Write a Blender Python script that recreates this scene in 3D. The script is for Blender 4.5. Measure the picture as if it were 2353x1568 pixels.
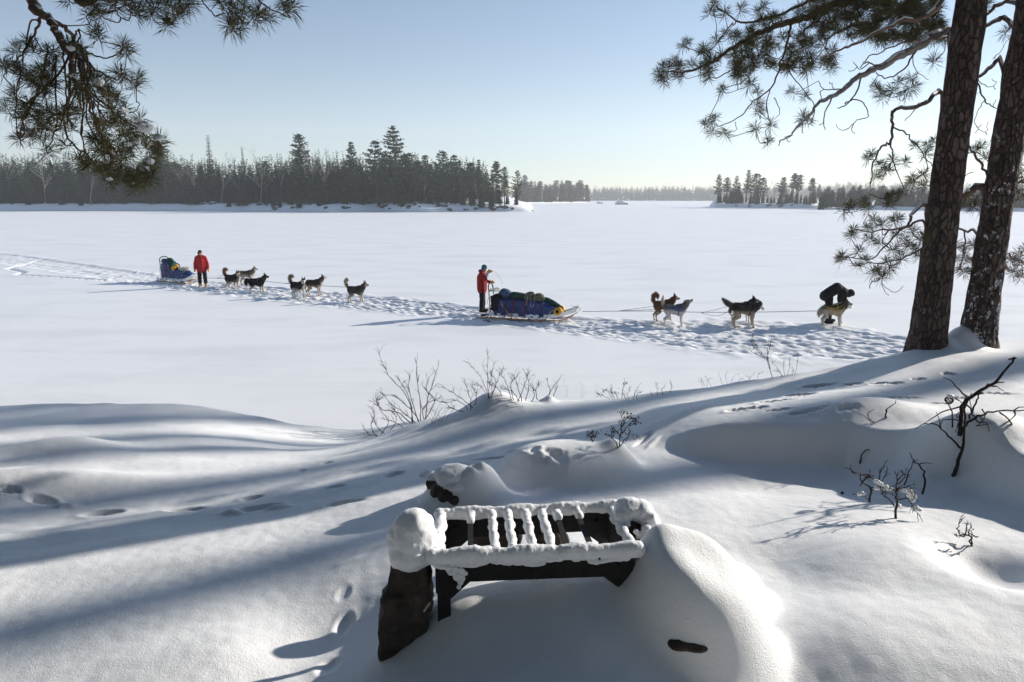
import bpy, bmesh, math, random
import numpy as np
from mathutils import Vector, Matrix, Quaternion
R = math.radians
for o in list(bpy.data.objects): bpy.data.objects.remove(o)
SC = bpy.context.scene
COL = SC.collection

# ---------------------------------------------------------------- camera, sky, sun, exposure
PITCH = R(11.8); CAMZ = 4.2; FPX = 1568.7
cam = bpy.data.objects.new('camera', bpy.data.cameras.new('camera'))
COL.objects.link(cam); SC.camera = cam
cam.location = (0, 0, CAMZ); cam.rotation_euler = (math.pi/2 - PITCH, 0, 0)
cam.data.sensor_width = 36; cam.data.lens = 24; cam.data.clip_start = 0.05; cam.data.clip_end = 20000
SUN_EL = R(20.0); SUN_AZ = R(28.7)          # azimuth measured from +X towards +Y
SUN = Vector((math.cos(SUN_AZ)*math.cos(SUN_EL), math.sin(SUN_AZ)*math.cos(SUN_EL), math.sin(SUN_EL)))
w = bpy.data.worlds.new('World'); SC.world = w; w.use_nodes = True
nt = w.node_tree; bg = nt.nodes['Background']
sky = nt.nodes.new('ShaderNodeTexSky'); sky.sky_type = 'NISHITA'; sky.sun_disc = False
sky.sun_elevation = SUN_EL; sky.sun_rotation = math.pi/2 - SUN_AZ
sky.altitude = 100; sky.air_density = 1.0; sky.dust_density = 0.0; sky.ozone_density = 3.2
nt.links.new(sky.outputs[0], bg.inputs[0]); bg.inputs[1].default_value = 0.071
sl = bpy.data.lights.new('sun', 'SUN'); so = bpy.data.objects.new('sun', sl); COL.objects.link(so)
sl.energy = 4.7; sl.angle = R(0.8); sl.color = (1.0, 0.93, 0.83)
so.rotation_euler = SUN.to_track_quat('Z', 'Y').to_euler()
so.location = (30, 20, 40)
SC.view_settings.view_transform = 'Standard'; SC.view_settings.look = 'None'
SC.view_settings.exposure = 0.72; SC.view_settings.gamma = 1.0
try: SC.view_settings.use_curve_mapping = False
except Exception: pass
SC.render.engine = 'CYCLES'
SC.cycles.max_bounces = 6; SC.cycles.diffuse_bounces = 3; SC.cycles.volume_bounces = 1
SC.cycles.transparent_max_bounces = 8
SC.cycles.use_denoising = True

# ---------------------------------------------------------------- pixel helpers (pixels of a 2353 x 1568 view of the photograph)
CP, SP = math.cos(PITCH), math.sin(PITCH)
def P(u, v, d):
    dy = (784 - v)/FPX
    return Vector(((u - 1176.5)/FPX*d, d*(CP + dy*SP), CAMZ + d*(dy*CP - SP)))
def onz(u, v, z=0.0):
    dy = (784 - v)/FPX
    return P(u, v, (z - CAMZ)/(dy*CP - SP))
def pr(p):
    q = Vector(p) - Vector((0, 0, CAMZ)); d = q.y*CP - q.z*SP; h = q.y*SP + q.z*CP
    return (1176.5 + q.x/d*FPX, 784 - h/d*FPX, d)

# ---------------------------------------------------------------- mesh helpers
def tag(o, label=None, cat=None, group=None, kind=None):
    if label: o['label'] = label
    if cat: o['category'] = cat
    if group: o['group'] = group
    if kind: o['kind'] = kind
    return o
def empty(name, loc=(0, 0, 0), rz=0, **k):
    o = bpy.data.objects.new(name, None); COL.objects.link(o)
    o.location = loc; o.rotation_euler.z = rz; o.empty_display_size = .3
    return tag(o, **k)
def link(name, me, parent=None, loc=None, rz=0):
    o = bpy.data.objects.new(name, me); COL.objects.link(o)
    if parent is not None: o.parent = parent
    if loc is not None: o.location = loc
    if rz: o.rotation_euler.z = rz
    return o
class MB:
    def __init__(s): s.v = []; s.f = []; s.m = []
    def add(s, vs, fs, m=0):
        b = len(s.v); s.v.extend([tuple(x) for x in vs])
        s.f.extend([tuple(i + b for i in f) for f in fs]); s.m.extend([m]*len(fs))
    def box(s, c, sz, m=0, rot=None):
        x, y, z = [k/2 for k in sz]
        vs = [Vector((a, b, d)) for a in (-x, x) for b in (-y, y) for d in (-z, z)]
        if rot is not None: vs = [rot @ q for q in vs]
        s.add([q + Vector(c) for q in vs], [(0,1,3,2),(4,6,7,5),(0,4,5,1),(2,3,7,6),(0,2,6,4),(1,5,7,3)], m)
    def bar(s, a, b, wd, ht, m=0):
        a, b = Vector(a), Vector(b); d = (b - a); L = d.length
        q = d.to_track_quat('X', 'Z').to_matrix()
        s.box((a + b)/2, (L, wd, ht), m, q)
    def tube(s, pts, rad, n=6, m=0, wob=0):
        pts = [Vector(p) for p in pts]
        if not hasattr(rad, '__len__'): rad = [rad]*len(pts)
        vs = []; ref = None
        for i, p in enumerate(pts):
            t = (pts[min(i+1, len(pts)-1)] - pts[max(i-1, 0)])
            if t.length < 1e-9: t = Vector((0, 0, 1))
            t.normalize()
            if ref is None: ref = t.orthogonal().normalized()
            ref = (ref - t*ref.dot(t))
            if ref.length < 1e-6: ref = t.orthogonal()
            ref.normalize(); bi = t.cross(ref)
            for k in range(n):
                a = 2*math.pi*k/n; r = rad[i]*(1 + (random.uniform(-wob, wob) if wob else 0))
                vs.append(p + (ref*math.cos(a) + bi*math.sin(a))*r)
        fs = [(i*n+k, i*n+(k+1) % n, (i+1)*n+(k+1) % n, (i+1)*n+k) for i in range(len(pts)-1) for k in range(n)]
        fs.append(tuple(reversed(range(n)))); fs.append(tuple((len(pts)-1)*n + k for k in range(n)))
        s.add(vs, fs, m)
    def ell(s, c, r, rot=None, nu=12, nv=8, m=0, f=None):
        vs = []; c = Vector(c)
        if not hasattr(r, '__len__'): r = (r, r, r)
        for j in range(nv+1):
            th = math.pi*j/nv
            for i in range(nu):
                ph = 2*math.pi*i/nu
                q = Vector((math.sin(th)*math.cos(ph), math.sin(th)*math.sin(ph), math.cos(th)))
                if f: q = q*f(q)
                q = Vector((q.x*r[0], q.y*r[1], q.z*r[2]))
                if rot is not None: q = rot @ q
                vs.append(q + c)
        fs = [(j*nu+i, (j+1)*nu+i, (j+1)*nu+(i+1) % nu, j*nu+(i+1) % nu) for j in range(nv) for i in range(nu)]
        s.add(vs, fs, m)
    def cap(s, a, b, ra, rb, n=12):
        a, b = Vector(a), Vector(b); t = b - a
        if t.length < 1e-6: return s.ell(a, ra)
        t.normalize(); pts = []; rr = []
        for k in range(1, 5): 
            an = math.pi/2*k/4; pts.append(a - t*ra*math.cos(an)); rr.append(ra*math.sin(an))
        for k in range(0, 4):
            an = math.pi/2*k/4; pts.append(b + t*rb*math.sin(an)); rr.append(rb*math.cos(an))
        s.tube(pts, rr, n)
    def build(s, name, mats, parent=None, smooth=True, loc=None):
        me = bpy.data.meshes.new(name); me.from_pydata([tuple(x) for x in s.v], [], s.f)
        if not isinstance(mats, (list, tuple)): mats = [mats]
        for mt in mats: me.materials.append(mt)
        if len(mats) > 1: me.polygons.foreach_set('material_index', s.m)
        me.polygons.foreach_set('use_smooth', [smooth]*len(s.f))
        me.update()
        return link(name, me, parent, loc)
def remesh(mb, name, voxel, mats, parent=None, smooth=2, disp=0, post=None):
    o = mb.build(name + '_tmp', mats); 
    md = o.modifiers.new('r', 'REMESH'); md.mode = 'VOXEL'; md.voxel_size = voxel; md.use_smooth_shade = True
    if smooth:
        sm = o.modifiers.new('s', 'SMOOTH'); sm.iterations = smooth; sm.factor = .6
    dg = bpy.context.evaluated_depsgraph_get(); me = bpy.data.meshes.new_from_object(o.evaluated_get(dg))
    old = o.data; bpy.data.objects.remove(o); bpy.data.meshes.remove(old)
    me.name = name
    me.materials.clear()
    for mt in (mats if isinstance(mats, (list, tuple)) else [mats]): me.materials.append(mt)
    n = len(me.vertices); co = np.empty(n*3); me.vertices.foreach_get('co', co); co = co.reshape(-1, 3)
    if disp:
        no = np.empty(n*3); me.vertices.foreach_get('normal', no); no = no.reshape(-1, 3)
        co = co + no*disp(co)[:, None]
        me.vertices.foreach_set('co', co.ravel())
    me.polygons.foreach_set('use_smooth', [True]*len(me.polygons)); me.update()
    if post: post(me, co)
    return link(name, me, parent)
def vcol(me, cols, name='coat'):
    a = me.color_attributes.new(name, 'FLOAT_COLOR', 'POINT')
    c = np.ones((len(me.vertices), 4)); c[:, :3] = cols
    a.data.foreach_set('color', c.ravel())

# ---------------------------------------------------------------- numpy noise
_rs = np.random.RandomState(7); _perm = _rs.permutation(256); _perm = np.concatenate([_perm]*4)
_gr = _rs.normal(size=(256, 3)); _gr /= np.linalg.norm(_gr, axis=1)[:, None]
def pnoise(x, y, z=0.0):
    x, y, z = np.broadcast_arrays(np.asarray(x, float), np.asarray(y, float), np.asarray(z, float))
    xi, yi, zi = np.floor(x).astype(int), np.floor(y).astype(int), np.floor(z).astype(int)
    xf, yf, zf = x-xi, y-yi, z-zi
    s = lambda t: t*t*t*(t*(t*6-15)+10)
    u, v, ww = s(xf), s(yf), s(zf); out = 0
    for dx in (0, 1):
        for dy in (0, 1):
            for dz in (0, 1):
                g = _gr[_perm[_perm[_perm[(xi+dx) & 255] + ((yi+dy) & 255)] + ((zi+dz) & 255)] & 255]
                d = g[..., 0]*(xf-dx) + g[..., 1]*(yf-dy) + g[..., 2]*(zf-dz)
                out = out + d*(u if dx else 1-u)*(v if dy else 1-v)*(ww if dz else 1-ww)
    return out*1.6
def fbm(x, y, z=0.0, o=4, g=.5):
    a, s, t = 1, 0, 0
    for k in range(o):
        s = s + a*pnoise(x*2**k + 17*k, y*2**k - 9*k, np.asarray(z)*2**k); t += a; a *= g
    return s/t
def sstep(a, b, x):
    t = np.clip((x-a)/(b-a), 0, 1); return t*t*(3-2*t)

# ---------------------------------------------------------------- materials
class N:
    def __init__(s, name):
        s.m = bpy.data.materials.new(name); s.m.use_nodes = True; s.t = s.m.node_tree
        s.b = s.t.nodes['Principled BSDF']
    def n(s, ty, **k):
        q = s.t.nodes.new(ty)
        for a, v in k.items():
            if a in q.inputs: q.inputs[a].default_value = v
            else: setattr(q, a, v)
        return q
    def l(s, a, b): s.t.links.new(a, b)
    def tex(s, scale, detail=4, rough=.55, ty='ShaderNodeTexNoise', map=None):
        tc = s.n('ShaderNodeTexCoord'); mp = s.n('ShaderNodeMapping'); s.l(tc.outputs['Object'], mp.inputs[0])
        if map: mp.inputs['Scale'].default_value = map
        q = s.n(ty); q.inputs['Scale'].default_value = scale
        if 'Detail' in q.inputs: q.inputs['Detail'].default_value = detail
        if 'Roughness' in q.inputs: q.inputs['Roughness'].default_value = rough
        s.l(mp.outputs[0], q.inputs['Vector']); return q
    def ramp(s, src, stops):
        r = s.n('ShaderNodeValToRGB'); e = r.color_ramp.elements
        while len(e) < len(stops): e.new(.5)
        for k, (p, c) in enumerate(stops):
            e[k].position = p; e[k].color = (*c, 1) if len(c) == 3 else c
        s.l(src, r.inputs[0]); return r
    def bump(s, src, st, dist, prev=None):
        b = s.n('ShaderNodeBump'); b.inputs['Strength'].default_value = st; b.inputs['Distance'].default_value = dist
        s.l(src, b.inputs['Height'])
        if prev: s.l(prev.outputs[0], b.inputs['Normal'])
        s.l(b.outputs[0], s.b.inputs['Normal']); return b
def flat(name, c, rough=.7, var=.25, scale=8, bump=.0, spec=.3, metal=0, bdist=.01):
    q = N(name); t = q.tex(scale)
    a = tuple(x*(1-var) for x in c); b = tuple(min(1, x*(1+var)) for x in c)
    r = q.ramp(t.outputs[0], [(.3, a), (.7, b)]); q.l(r.outputs[0], q.b.inputs['Base Color'])
    q.b.inputs['Roughness'].default_value = rough; q.b.inputs['Specular IOR Level'].default_value = spec
    q.b.inputs['Metallic'].default_value = metal
    if bump: q.bump(t.outputs[0], bump, bdist)
    return q.m
def snow_mat(name, fine=1.0, c=(.87, .88, .895), sc=1.0):
    q = N(name); t1 = q.tex(260*sc, 2, .6); t2 = q.tex(34*sc, 4, .6)
    r = q.ramp(q.tex(2.2*sc, 3).outputs[0], [(.3, tuple(x*.965 for x in c)), (.7, c)])
    q.l(r.outputs[0], q.b.inputs['Base Color'])
    q.b.inputs['Roughness'].default_value = .55; q.b.inputs['Specular IOR Level'].default_value = .35
    b1 = q.bump(t2.outputs[0], .2*fine, .010); b2 = q.bump(q.tex(95*sc, 3, .7).outputs[0], .4*fine, .005, b1); q.bump(t1.outputs[0], .6*fine, .004, b2)
    return q.m
M = {}
M['snow'] = snow_mat('snow'); M['snow_clump'] = snow_mat('snow_clump', .7)
def lake_mat():
    q = N('lake_snow'); t = q.tex(.35, 6, .62, map=(.5, 1.1, 1)); t2 = q.tex(14, 3, .6, map=(.5, 1.2, 1)); t3 = q.tex(1.3, 5, .6, map=(.6, 1.2, 1))
    r = q.ramp(t.outputs[0], [(.36, (.80, .81, .825)), (.52, (.88, .888, .90))])
    q.l(r.outputs[0], q.b.inputs['Base Color']); q.b.inputs['Roughness'].default_value = .5
    q.b.inputs['Specular IOR Level'].default_value = .35
    b = q.bump(t3.outputs[0], .28, .03); q.bump(t2.outputs[0], .3, .01, b); return q.m
M['lake'] = lake_mat()
M['bank'] = snow_mat('bank_snow', .5, sc=.1)
M['rock'] = flat('rock', (.085, .07, .058), .85, .45, 14, .9, bdist=.02)
M['spruce'] = flat('spruce_needles', (.021, .043, .019), .8, .5, .8)
M['pineg'] = flat('pine_needles', (.034, .058, .024), .75, .4, .8)
M['fsnow'] = flat('snow_on_branches', (.75, .78, .83), .7, .05, 3)
M['trunk'] = flat('tree_trunk', (.075, .06, .05), .9, .3, 6)
M['pale_limb'] = flat('weathered_limb', (.26, .23, .21), .85, .3, 12)
M['birch'] = flat('birch_bark', (.26, .245, .235), .8, .3, 5)
M['needle'] = flat('red_pine_needles', (.10, .092, .036), .6, .4, 5, spec=.12)
M['twig'] = flat('twig_bark', (.15, .095, .07), .85, .3, 30)
def bark_mat():
    q = N('pine_bark'); wv = q.tex(5, 3, .6)
    tc = q.n('ShaderNodeTexCoord'); mp = q.n('ShaderNodeMapping'); q.l(tc.outputs['Object'], mp.inputs[0]); mp.inputs['Scale'].default_value = (1, 1, .36)
    ad = q.n('ShaderNodeVectorMath', operation='MULTIPLY_ADD'); q.l(wv.outputs['Color'], ad.inputs[0]); ad.inputs[1].default_value = (.09, .09, .09); q.l(mp.outputs[0], ad.inputs[2])
    v = q.n('ShaderNodeTexVoronoi', feature='DISTANCE_TO_EDGE'); v.inputs['Scale'].default_value = 19; q.l(ad.outputs[0], v.inputs['Vector'])
    c = q.n('ShaderNodeTexVoronoi'); c.inputs['Scale'].default_value = 19; q.l(ad.outputs[0], c.inputs['Vector'])
    n2 = q.tex(46, 5, .65, map=(1, 1, .5))
    pl = q.ramp(v.outputs['Distance'], [(.0, (0, 0, 0)), (.16, (1, 1, 1))])
    bw = q.n('ShaderNodeRGBToBW'); q.l(c.outputs['Color'], bw.inputs[0])
    m1 = q.n('ShaderNodeMath', operation='MULTIPLY_ADD'); q.l(bw.outputs[0], m1.inputs[0]); m1.inputs[1].default_value = .6; q.l(n2.outputs[0], m1.inputs[2])
    r = q.ramp(m1.outputs[0], [(.35, (.050, .035, .031)), (.75, (.092, .062, .054)), (1.0, (.15, .112, .10))])
    mx = q.n('ShaderNodeMix', data_type='RGBA'); q.l(pl.outputs[0], mx.inputs[0]); mx.inputs[6].default_value = (.034, .025, .023, 1); q.l(r.outputs[0], mx.inputs[7])
    q.l(mx.outputs[2], q.b.inputs['Base Color']); q.b.inputs['Roughness'].default_value = .9
    q.b.inputs['Specular IOR Level'].default_value = .2
    b = q.bump(pl.outputs[0], 1, .018); q.bump(n2.outputs[0], .6, .008, b)
    return q
M['bark'] = bark_mat().m
def snowy_bark():
    q = bark_mat(); q.m.name = 'snow_plastered_bark'
    n = q.tex(15, 6, .74, map=(1, 1, .7)); g = q.n('ShaderNodeTexCoord')
    sx = q.n('ShaderNodeSeparateXYZ'); q.l(g.outputs['Object'], sx.inputs[0])
    hz = q.n('ShaderNodeMapRange'); q.l(sx.outputs[2], hz.inputs[0])
    hz.inputs[1].default_value = 0; hz.inputs[2].default_value = 3.6; hz.inputs[3].default_value = .035; hz.inputs[4].default_value = -.07
    ad = q.n('ShaderNodeMath', operation='ADD'); q.l(n.outputs[0], ad.inputs[0]); q.l(hz.outputs[0], ad.inputs[1])
    m = q.ramp(ad.outputs[0], [(.59, (0, 0, 0)), (.605, (1, 1, 1))])
    mix = q.n('ShaderNodeMix', data_type='RGBA'); q.l(m.outputs[0], mix.inputs[0])
    src = q.b.inputs['Base Color'].links[0].from_socket; q.l(src, mix.inputs[6]); mix.inputs[7].default_value = (.8, .82, .86, 1)
    q.l(mix.outputs[2], q.b.inputs['Base Color']); return q.m
M['bark_snow'] = snowy_bark()
# ---------------------------------------------------------------- near shore terrain
CREST = [(-70, 30), (-30, 17), (-14, 11.0)] 
def w2(u, v, z): q = onz(u, v, z); return (q.x, q.y)
CRPX = [(-120, 934, 1.5), (0, 932, 1.55), (200, 931, 1.57), (440, 936, 1.55), (600, 958, 1.42), (720, 982, 1.3), (850, 1004, 1.25),
        (930, 985, 1.75), (1010, 970, 1.95), (1130, 930, 2.12), (1250, 916, 2.12), (1430, 917, 2.06), (1550, 903, 2.08), (1700, 880, 2.12), (1800, 864, 2.2),
        (1900, 851, 2.26), (2040, 824, 2.38), (2110, 803, 2.44), (2230, 792, 2.40), (2353, 785, 2.36), (2500, 784, 2.4)]
CREST += [w2(*c) for c in CRPX] + [(15, 13.5), (22, 21), (31, 33), (66, 66)]
CTL = [(u, v, z) for u, v, z in CRPX] + [
    (0, 1568, 2.33), (0, 1400, 2.28), (0, 1250, 2.18), (0, 1100, 2.02), (0, 1000, 1.78), (-300, 1000, 1.8), (-300, 1300, 2.3),
    (250, 1450, 2.33), (250, 1200, 2.14), (500, 1100, 1.98), (500, 1010, 1.72), (700, 1050, 1.78), (850, 1100, 2.1), (850, 1045, 1.95),
    (500, 1300, 2.28), (500, 1500, 2.38), (700, 1200, 2.16), (900, 1200, 2.27), (900, 1250, 2.32), (1000, 1040, 2.05), (1150, 1000, 2.1), (1200, 1060, 2.2), (1300, 980, 2.12),
    (1450, 980, 2.15), (880, 1500, 2.42), (950, 1450, 2.50), (1010, 1415, 2.58), (1200, 1390, 2.62), (1400, 1350, 2.68), (1200, 1480, 2.6),
    (1200, 1568, 2.6), (1000, 1510, 2.53), (850, 1568, 2.44), (740, 1480, 2.3), (800, 1350, 2.32), (690, 1568, 2.36), (1150, 1240, 2.42), (1400, 1220, 2.45),
    (1250, 1150, 2.33), (1500, 1120, 2.28), (1650, 1200, 2.38), (1800, 1120, 2.3), (1900, 1200, 2.4), (1900, 1320, 2.42), (1750, 1568, 2.42),
    (1900, 1500, 2.46), (2000, 1400, 2.48), (2150, 1500, 2.5), (2300, 1400, 2.55), (2300, 1250, 2.5), (2100, 1250, 2.47), (2350, 1560, 2.55),
    (2500, 1300, 2.6), (1600, 970, 2.24), (1850, 960, 2.32), (2100, 950, 2.4), (2300, 950, 2.45), (1700, 910, 2.2), (1900, 890, 2.28), (2100, 860, 2.4), (2300, 850, 2.42),
    (1800, 1330, 2.36), (1720, 1255, 2.38), (1900, 1080, 2.28), (2200, 1100, 2.4)]
_pts = [(*w2(*c), c[2]) for c in CTL]
for i, c in enumerate(CREST):                       # flat continuation past the crest, before the drop
    z = CRPX[i-3][2] if 3 <= i < 3+len(CRPX) else (1.5 if i < 3 else 2.5)
    _pts.append((c[0]*1.28 + (0 if i >= 3 else 0), c[1]*1.28 + .3, z))
_pts += [(-30, -10, 2.8), (-10, -8, 2.7), (0, -3, 2.6), (0, -25, 3.6), (30, -10, 3.2), (10, -5, 2.8), (12, 4, 2.6), (25, 8, 2.8), (45, 20, 3), (-25, 2, 2.3), (-12, 3, 2.25), (-50, 5, 2.4), (60, 0, 3.5), (-60, -40, 3.5), (60, -40, 4)]
_pts = np.array(_pts)
def _U(r2): return np.where(r2 > 1e-12, r2*np.log(r2 + 1e-12), 0)
def _tps(P_, lam=.01):
    n = len(P_); K = _U(((P_[:, None, :2] - P_[None, :, :2])**2).sum(-1)) + lam*np.eye(n)
    A = np.zeros((n+3, n+3)); A[:n, :n] = K; A[:n, n] = 1; A[:n, n+1:] = P_[:, :2]; A[n, :n] = 1; A[n+1:, :n] = P_[:, :2].T
    return np.linalg.solve(A, np.concatenate([P_[:, 2], [0, 0, 0]]))
_W = _tps(_pts)
def base_h(x, y):
    x = np.asarray(x, float); y = np.asarray(y, float); out = np.full(x.shape, _W[-3]) + _W[-2]*x + _W[-1]*y
    for k in range(len(_pts)):
        out = out + _W[k]*_U((x-_pts[k, 0])**2 + (y-_pts[k, 1])**2)
    return out
_cr = np.array(CREST)
def beyond(x, y):
    """signed distance past the crest line, positive towards the lake"""
    best = np.full(x.shape, 1e9); sg = np.zeros(x.shape)
    for a, b in zip(_cr[:-1], _cr[1:]):
        d = b-a; L2 = (d**2).sum(); t = np.clip(((x-a[0])*d[0] + (y-a[1])*d[1])/L2, 0, 1)
        px, py = x-a[0]-t*d[0], y-a[1]-t*d[1]; r = np.hypot(px, py)
        s = d[0]*py - d[1]*px
        m = r < best - 1e-9; best = np.where(m, r, best); sg = np.where(m, np.sign(s), sg)
    return best*sg
BUMPS = []      # x, y, ax, ay, rot, h, p
def bump(u, v, z, ax, ay, h, p=1.0, rot=0):
    q = onz(u, v, z); BUMPS.append((q.x, q.y, ax, ay, rot, h, p))
bump(1606, 1478, 2.5, .265, .235, .32, 2.3, -.25)
bump(1600, 1400, 2.5, .2, .2, .07, 1.5)
bump(1540, 1345, 2.5, .12, .12, .03, 1.6)
bump(1200, 1420, 2.6, .5, .22, .06, 1.5)       # big dome right of the grate
bump(1690, 1385, 2.45, .13, .18, .15, 1.8, -.3)
bump(1462, 1368, 2.6, .12, .11, .08, 1.4)
bump(1064, 1132, 2.32, .25, .24, .20, 2.4, .2)        # rock hump behind the grate
bump(1125, 1150, 2.32, .2, .2, .07, 1.4, .2)
bump(1300, 1082, 2.24, .50, .36, .22, 2.0, .05)       # broad hump behind that
bump(1420, 1075, 2.24, .12, .14, .1, 1.2)
bump(1990, 1500, 2.45, .45, .34, .09, 1.0)
bump(2050, 1290, 2.45, .5, .3, .06, 1.0)
bump(1990, 978, 2.35, .5, .25, .12, 1.1)
bump(2230, 1050, 2.4, .5, .25, .18, 1.2)
bump(2210, 795, 2.42, .2, .22, .24, 1.2)
bump(2165, 800, 2.42, .13, .2, .1, 1.0)
bump(1132, 925, 2.15, .28, .25, .14, 1.2)
bump(975, 985, 1.9, .3, .25, .06, 1.2)
bump(1262, 916, 2.12, .06, .08, .06, 1.0)
bump(150, 1040, 1.85, .5, .3, .12, 1.2)
bump(60, 1130, 2.0, .9, .3, .14, 1.2, .1)
bump(2290, 1300, 2.5, .2, .25, -.12, 1.2)
TERR = np.array([w2(*c) for c in [(1440, 1010, 2.25), (1540, 992, 2.3), (1750, 990, 2.35), (1950, 997, 2.38), (2080, 1018, 2.4), (2160, 1040, 2.4), (2260, 1062, 2.42), (2360, 1100, 2.45), (2600, 1180, 2.5)]])
def terrace(x, y):
    best = np.full(x.shape, 1e9); sg = np.zeros(x.shape); tt = np.zeros(x.shape); n = len(TERR)-1
    for i, (a, b) in enumerate(zip(TERR[:-1], TERR[1:])):
        d = b-a; L2 = (d**2).sum(); t = np.clip(((x-a[0])*d[0] + (y-a[1])*d[1])/L2, 0, 1)
        px, py = x-a[0]-t*d[0], y-a[1]-t*d[1]; r = np.hypot(px, py); m = r < best-1e-9
        best = np.where(m, r, best); sg = np.where(m, np.sign(d[0]*py - d[1]*px), sg); tt = np.where(m, (i+t)/n, tt)
    s = best*sg
    fade = sstep(TERR[0, 0]+.05, TERR[0, 0]+.9, x)*np.exp(-(best/1.2)**2)
    return fade*.25*(sstep(-.26, .04, s) - .5)
PRINTS = []
def h0(x, y):
    x = np.asarray(x, float); y = np.asarray(y, float)
    z = base_h(x, y)
    ws = sstep(0, 1, 1)
    z = z + .05*fbm((x*.8+y*.5)*.55, (y*.9-x*.4)*1.3, 3.1, 3) + .03*pnoise(x*.5, y*.5, 9)
    for bx, by, ax, ay, ro, h, p in BUMPS:
        c, s = math.cos(ro), math.sin(ro); dx, dy = x-bx, y-by
        q = ((dx*c+dy*s)/ax)**2 + ((dy*c-dx*s)/ay)**2
        z = z + h*np.exp(-np.minimum(q, 30)**p)
    z = z + terrace(x, y)
    s = beyond(x, y) + .12*fbm(x*1.1, y*1.1, 5, 3)
    drop = np.where(s > 0, s*s*.9/(s+.55), 0)*1.1
    return np.maximum(z - drop, -.6)
def h_at(x, y): return float(h0(np.array([x]), np.array([y]))[0])
def ground(u, v):
    """nearest point of the snow surface seen at a pixel"""
    prev = None
    dy = (784 - v)/FPX; ds = np.linspace(1.2, 14, 900)
    xs = (u-1176.5)/FPX*ds; ys = ds*(CP + dy*SP); zs = CAMZ + ds*(dy*CP - SP)
    hh = h0(xs, ys); k = np.argmax(hh >= zs)
    if hh[k] < zs[k]: k = len(ds)-1
    return Vector((xs[k], ys[k], hh[k]))
for u, v, L, W_, dp, a in [(905, 1092, .13, .07, .05, .5), (770, 1120, .12, .06, .05, .3), (578, 1146, .12, .06, .05, .4), (592, 1170, .22, .09, .08, .3), (540, 1178, .15, .08, -.03, .3), (640, 1168, .15, .06, -.03, .3),
        (425, 1172, .2, .07, .06, .2), (235, 1182, .2, .09, .08, .2), (150, 1165, .14, .05, -.03, .2), (95, 1152, .18, .08, .07, -.2), (20, 1126, .14, .05, .06, 0), (750, 1064, .08, .05, .03, .3), (690, 1082, .08, .05, .03, .3),
        (795, 1156, .2, .06, .05, .2), (860, 1265, .25, .07, .06, .6), (800, 1290, .2, .05, -.05, .7), (790, 1440, .07, .15, .09, 0), (755, 1535, .08, .12, .09, 0), (790, 1365, .06, .12, .04, 0),
        (1130, 1055, .3, .05, .05, .05), (1885, 888, .3, .1, .12, .1), (1960, 884, .15, .09, .1, .1), (2020, 882, .14, .09, .1, 0), (1840, 908, .25, .1, .12, .3), (1780, 924, .25, .1, .12, .1), (1700, 942, .2, .09, .11, .2), (1740, 938, .15, .08, .1, .2),
        (1790, 942, .2, .05, .05, 0), (1860, 944, .3, .05, .05, 0), (1950, 938, .15, .05, .05, 0), (2055, 882, .14, .08, .1, 0), (2110, 872, .12, .07, .08, 0), (2180, 860, .12, .08, .08, 0), (2080, 915, .25, .05, .06, 0), (2200, 915, .2, .05, .06, 0), (2290, 905, .3, .06, .06, -.1),
        (1480, 1010, .05, .35, .03, -.6), (1500, 1020, .04, .3, -.02, -.6), (1150, 1330, .0, .0, 0, 0)]:
    if dp: q = ground(u, v); kk = .55 if v < 1200 else .5; PRINTS.append((q.x, q.y, L*kk, W_*kk*.9, dp*(.75 if v < 1200 else .16), a))
for k in range(14):                                   # broken snow crust on the two humps
    q = ground(1180 + k*9 + random.Random(k).uniform(-20, 20), 1046 + random.Random(k+50).uniform(-14, 12)); PRINTS.append((q.x, q.y, .05, .035, random.Random(k+9).choice([.016, -.012]), k))
    q = ground(1015 + k*7, 1074 + random.Random(k+5).uniform(-12, 10)); PRINTS.append((q.x, q.y, .035, .03, random.Random(k+3).choice([.014, -.010]), k))
def h1(x, y):
    z = h0(x, y)
    for bx, by, L, W_, dp, a in PRINTS:
        c, s = math.cos(a), math.sin(a); dx, dy = x-bx, y-by
        q = ((dx*c+dy*s)/L)**2 + ((dy*c-dx*s)/W_)**2
        z = z - dp*np.exp(-np.minimum(q, 20)**2) + (.12*dp*np.exp(-((np.sqrt(q)-1.45)/.3)**2) if dp > 0 else 0)
    return z
def polar_mesh():
    rs = np.concatenate([np.linspace(.0, 1.0, 8)[:-1], 1.0*np.exp(np.linspace(0, math.log(15), 560)), np.array([16, 18, 21, 25, 30, 37, 46, 58, 72])])
    th = np.concatenate([np.linspace(-180, -60, 60)[:-1], np.linspace(-60, -44, 50)[:-1], np.linspace(-44, 44, 700), np.linspace(44, 60, 50)[1:], np.linspace(60, 180, 60)[1:]])
    th = np.radians(th); Rr, T = np.meshgrid(rs, th, indexing='ij'); x = Rr*np.sin(T); y = Rr*np.cos(T)
    z = h1(x, y) + .006*pnoise(x*3.1, y*3.1)*(Rr < 16) + .0022*pnoise(x*14, y*14, 2)*(Rr < 9)
    n, m = x.shape; me = bpy.data.meshes.new('snowy_shore')
    co = np.stack([x, y, z], -1).reshape(-1, 3)
    idx = np.arange(n*m).reshape(n, m); q = np.stack([idx[:-1, :-1], idx[1:, :-1], idx[1:, 1:], idx[:-1, 1:]], -1).reshape(-1, 4)
    # the hidden part under the lake goes away
    zq = co[q, 2].max(1); q = q[zq > -.55]
    grid_mesh(me, co, q); me.materials.append(M['snow'])
    o = link('snowy_shore', me); return tag(o, 'deep blue shadowed snow bank with drifts and footprints above the frozen lake', kind='structure')
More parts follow.
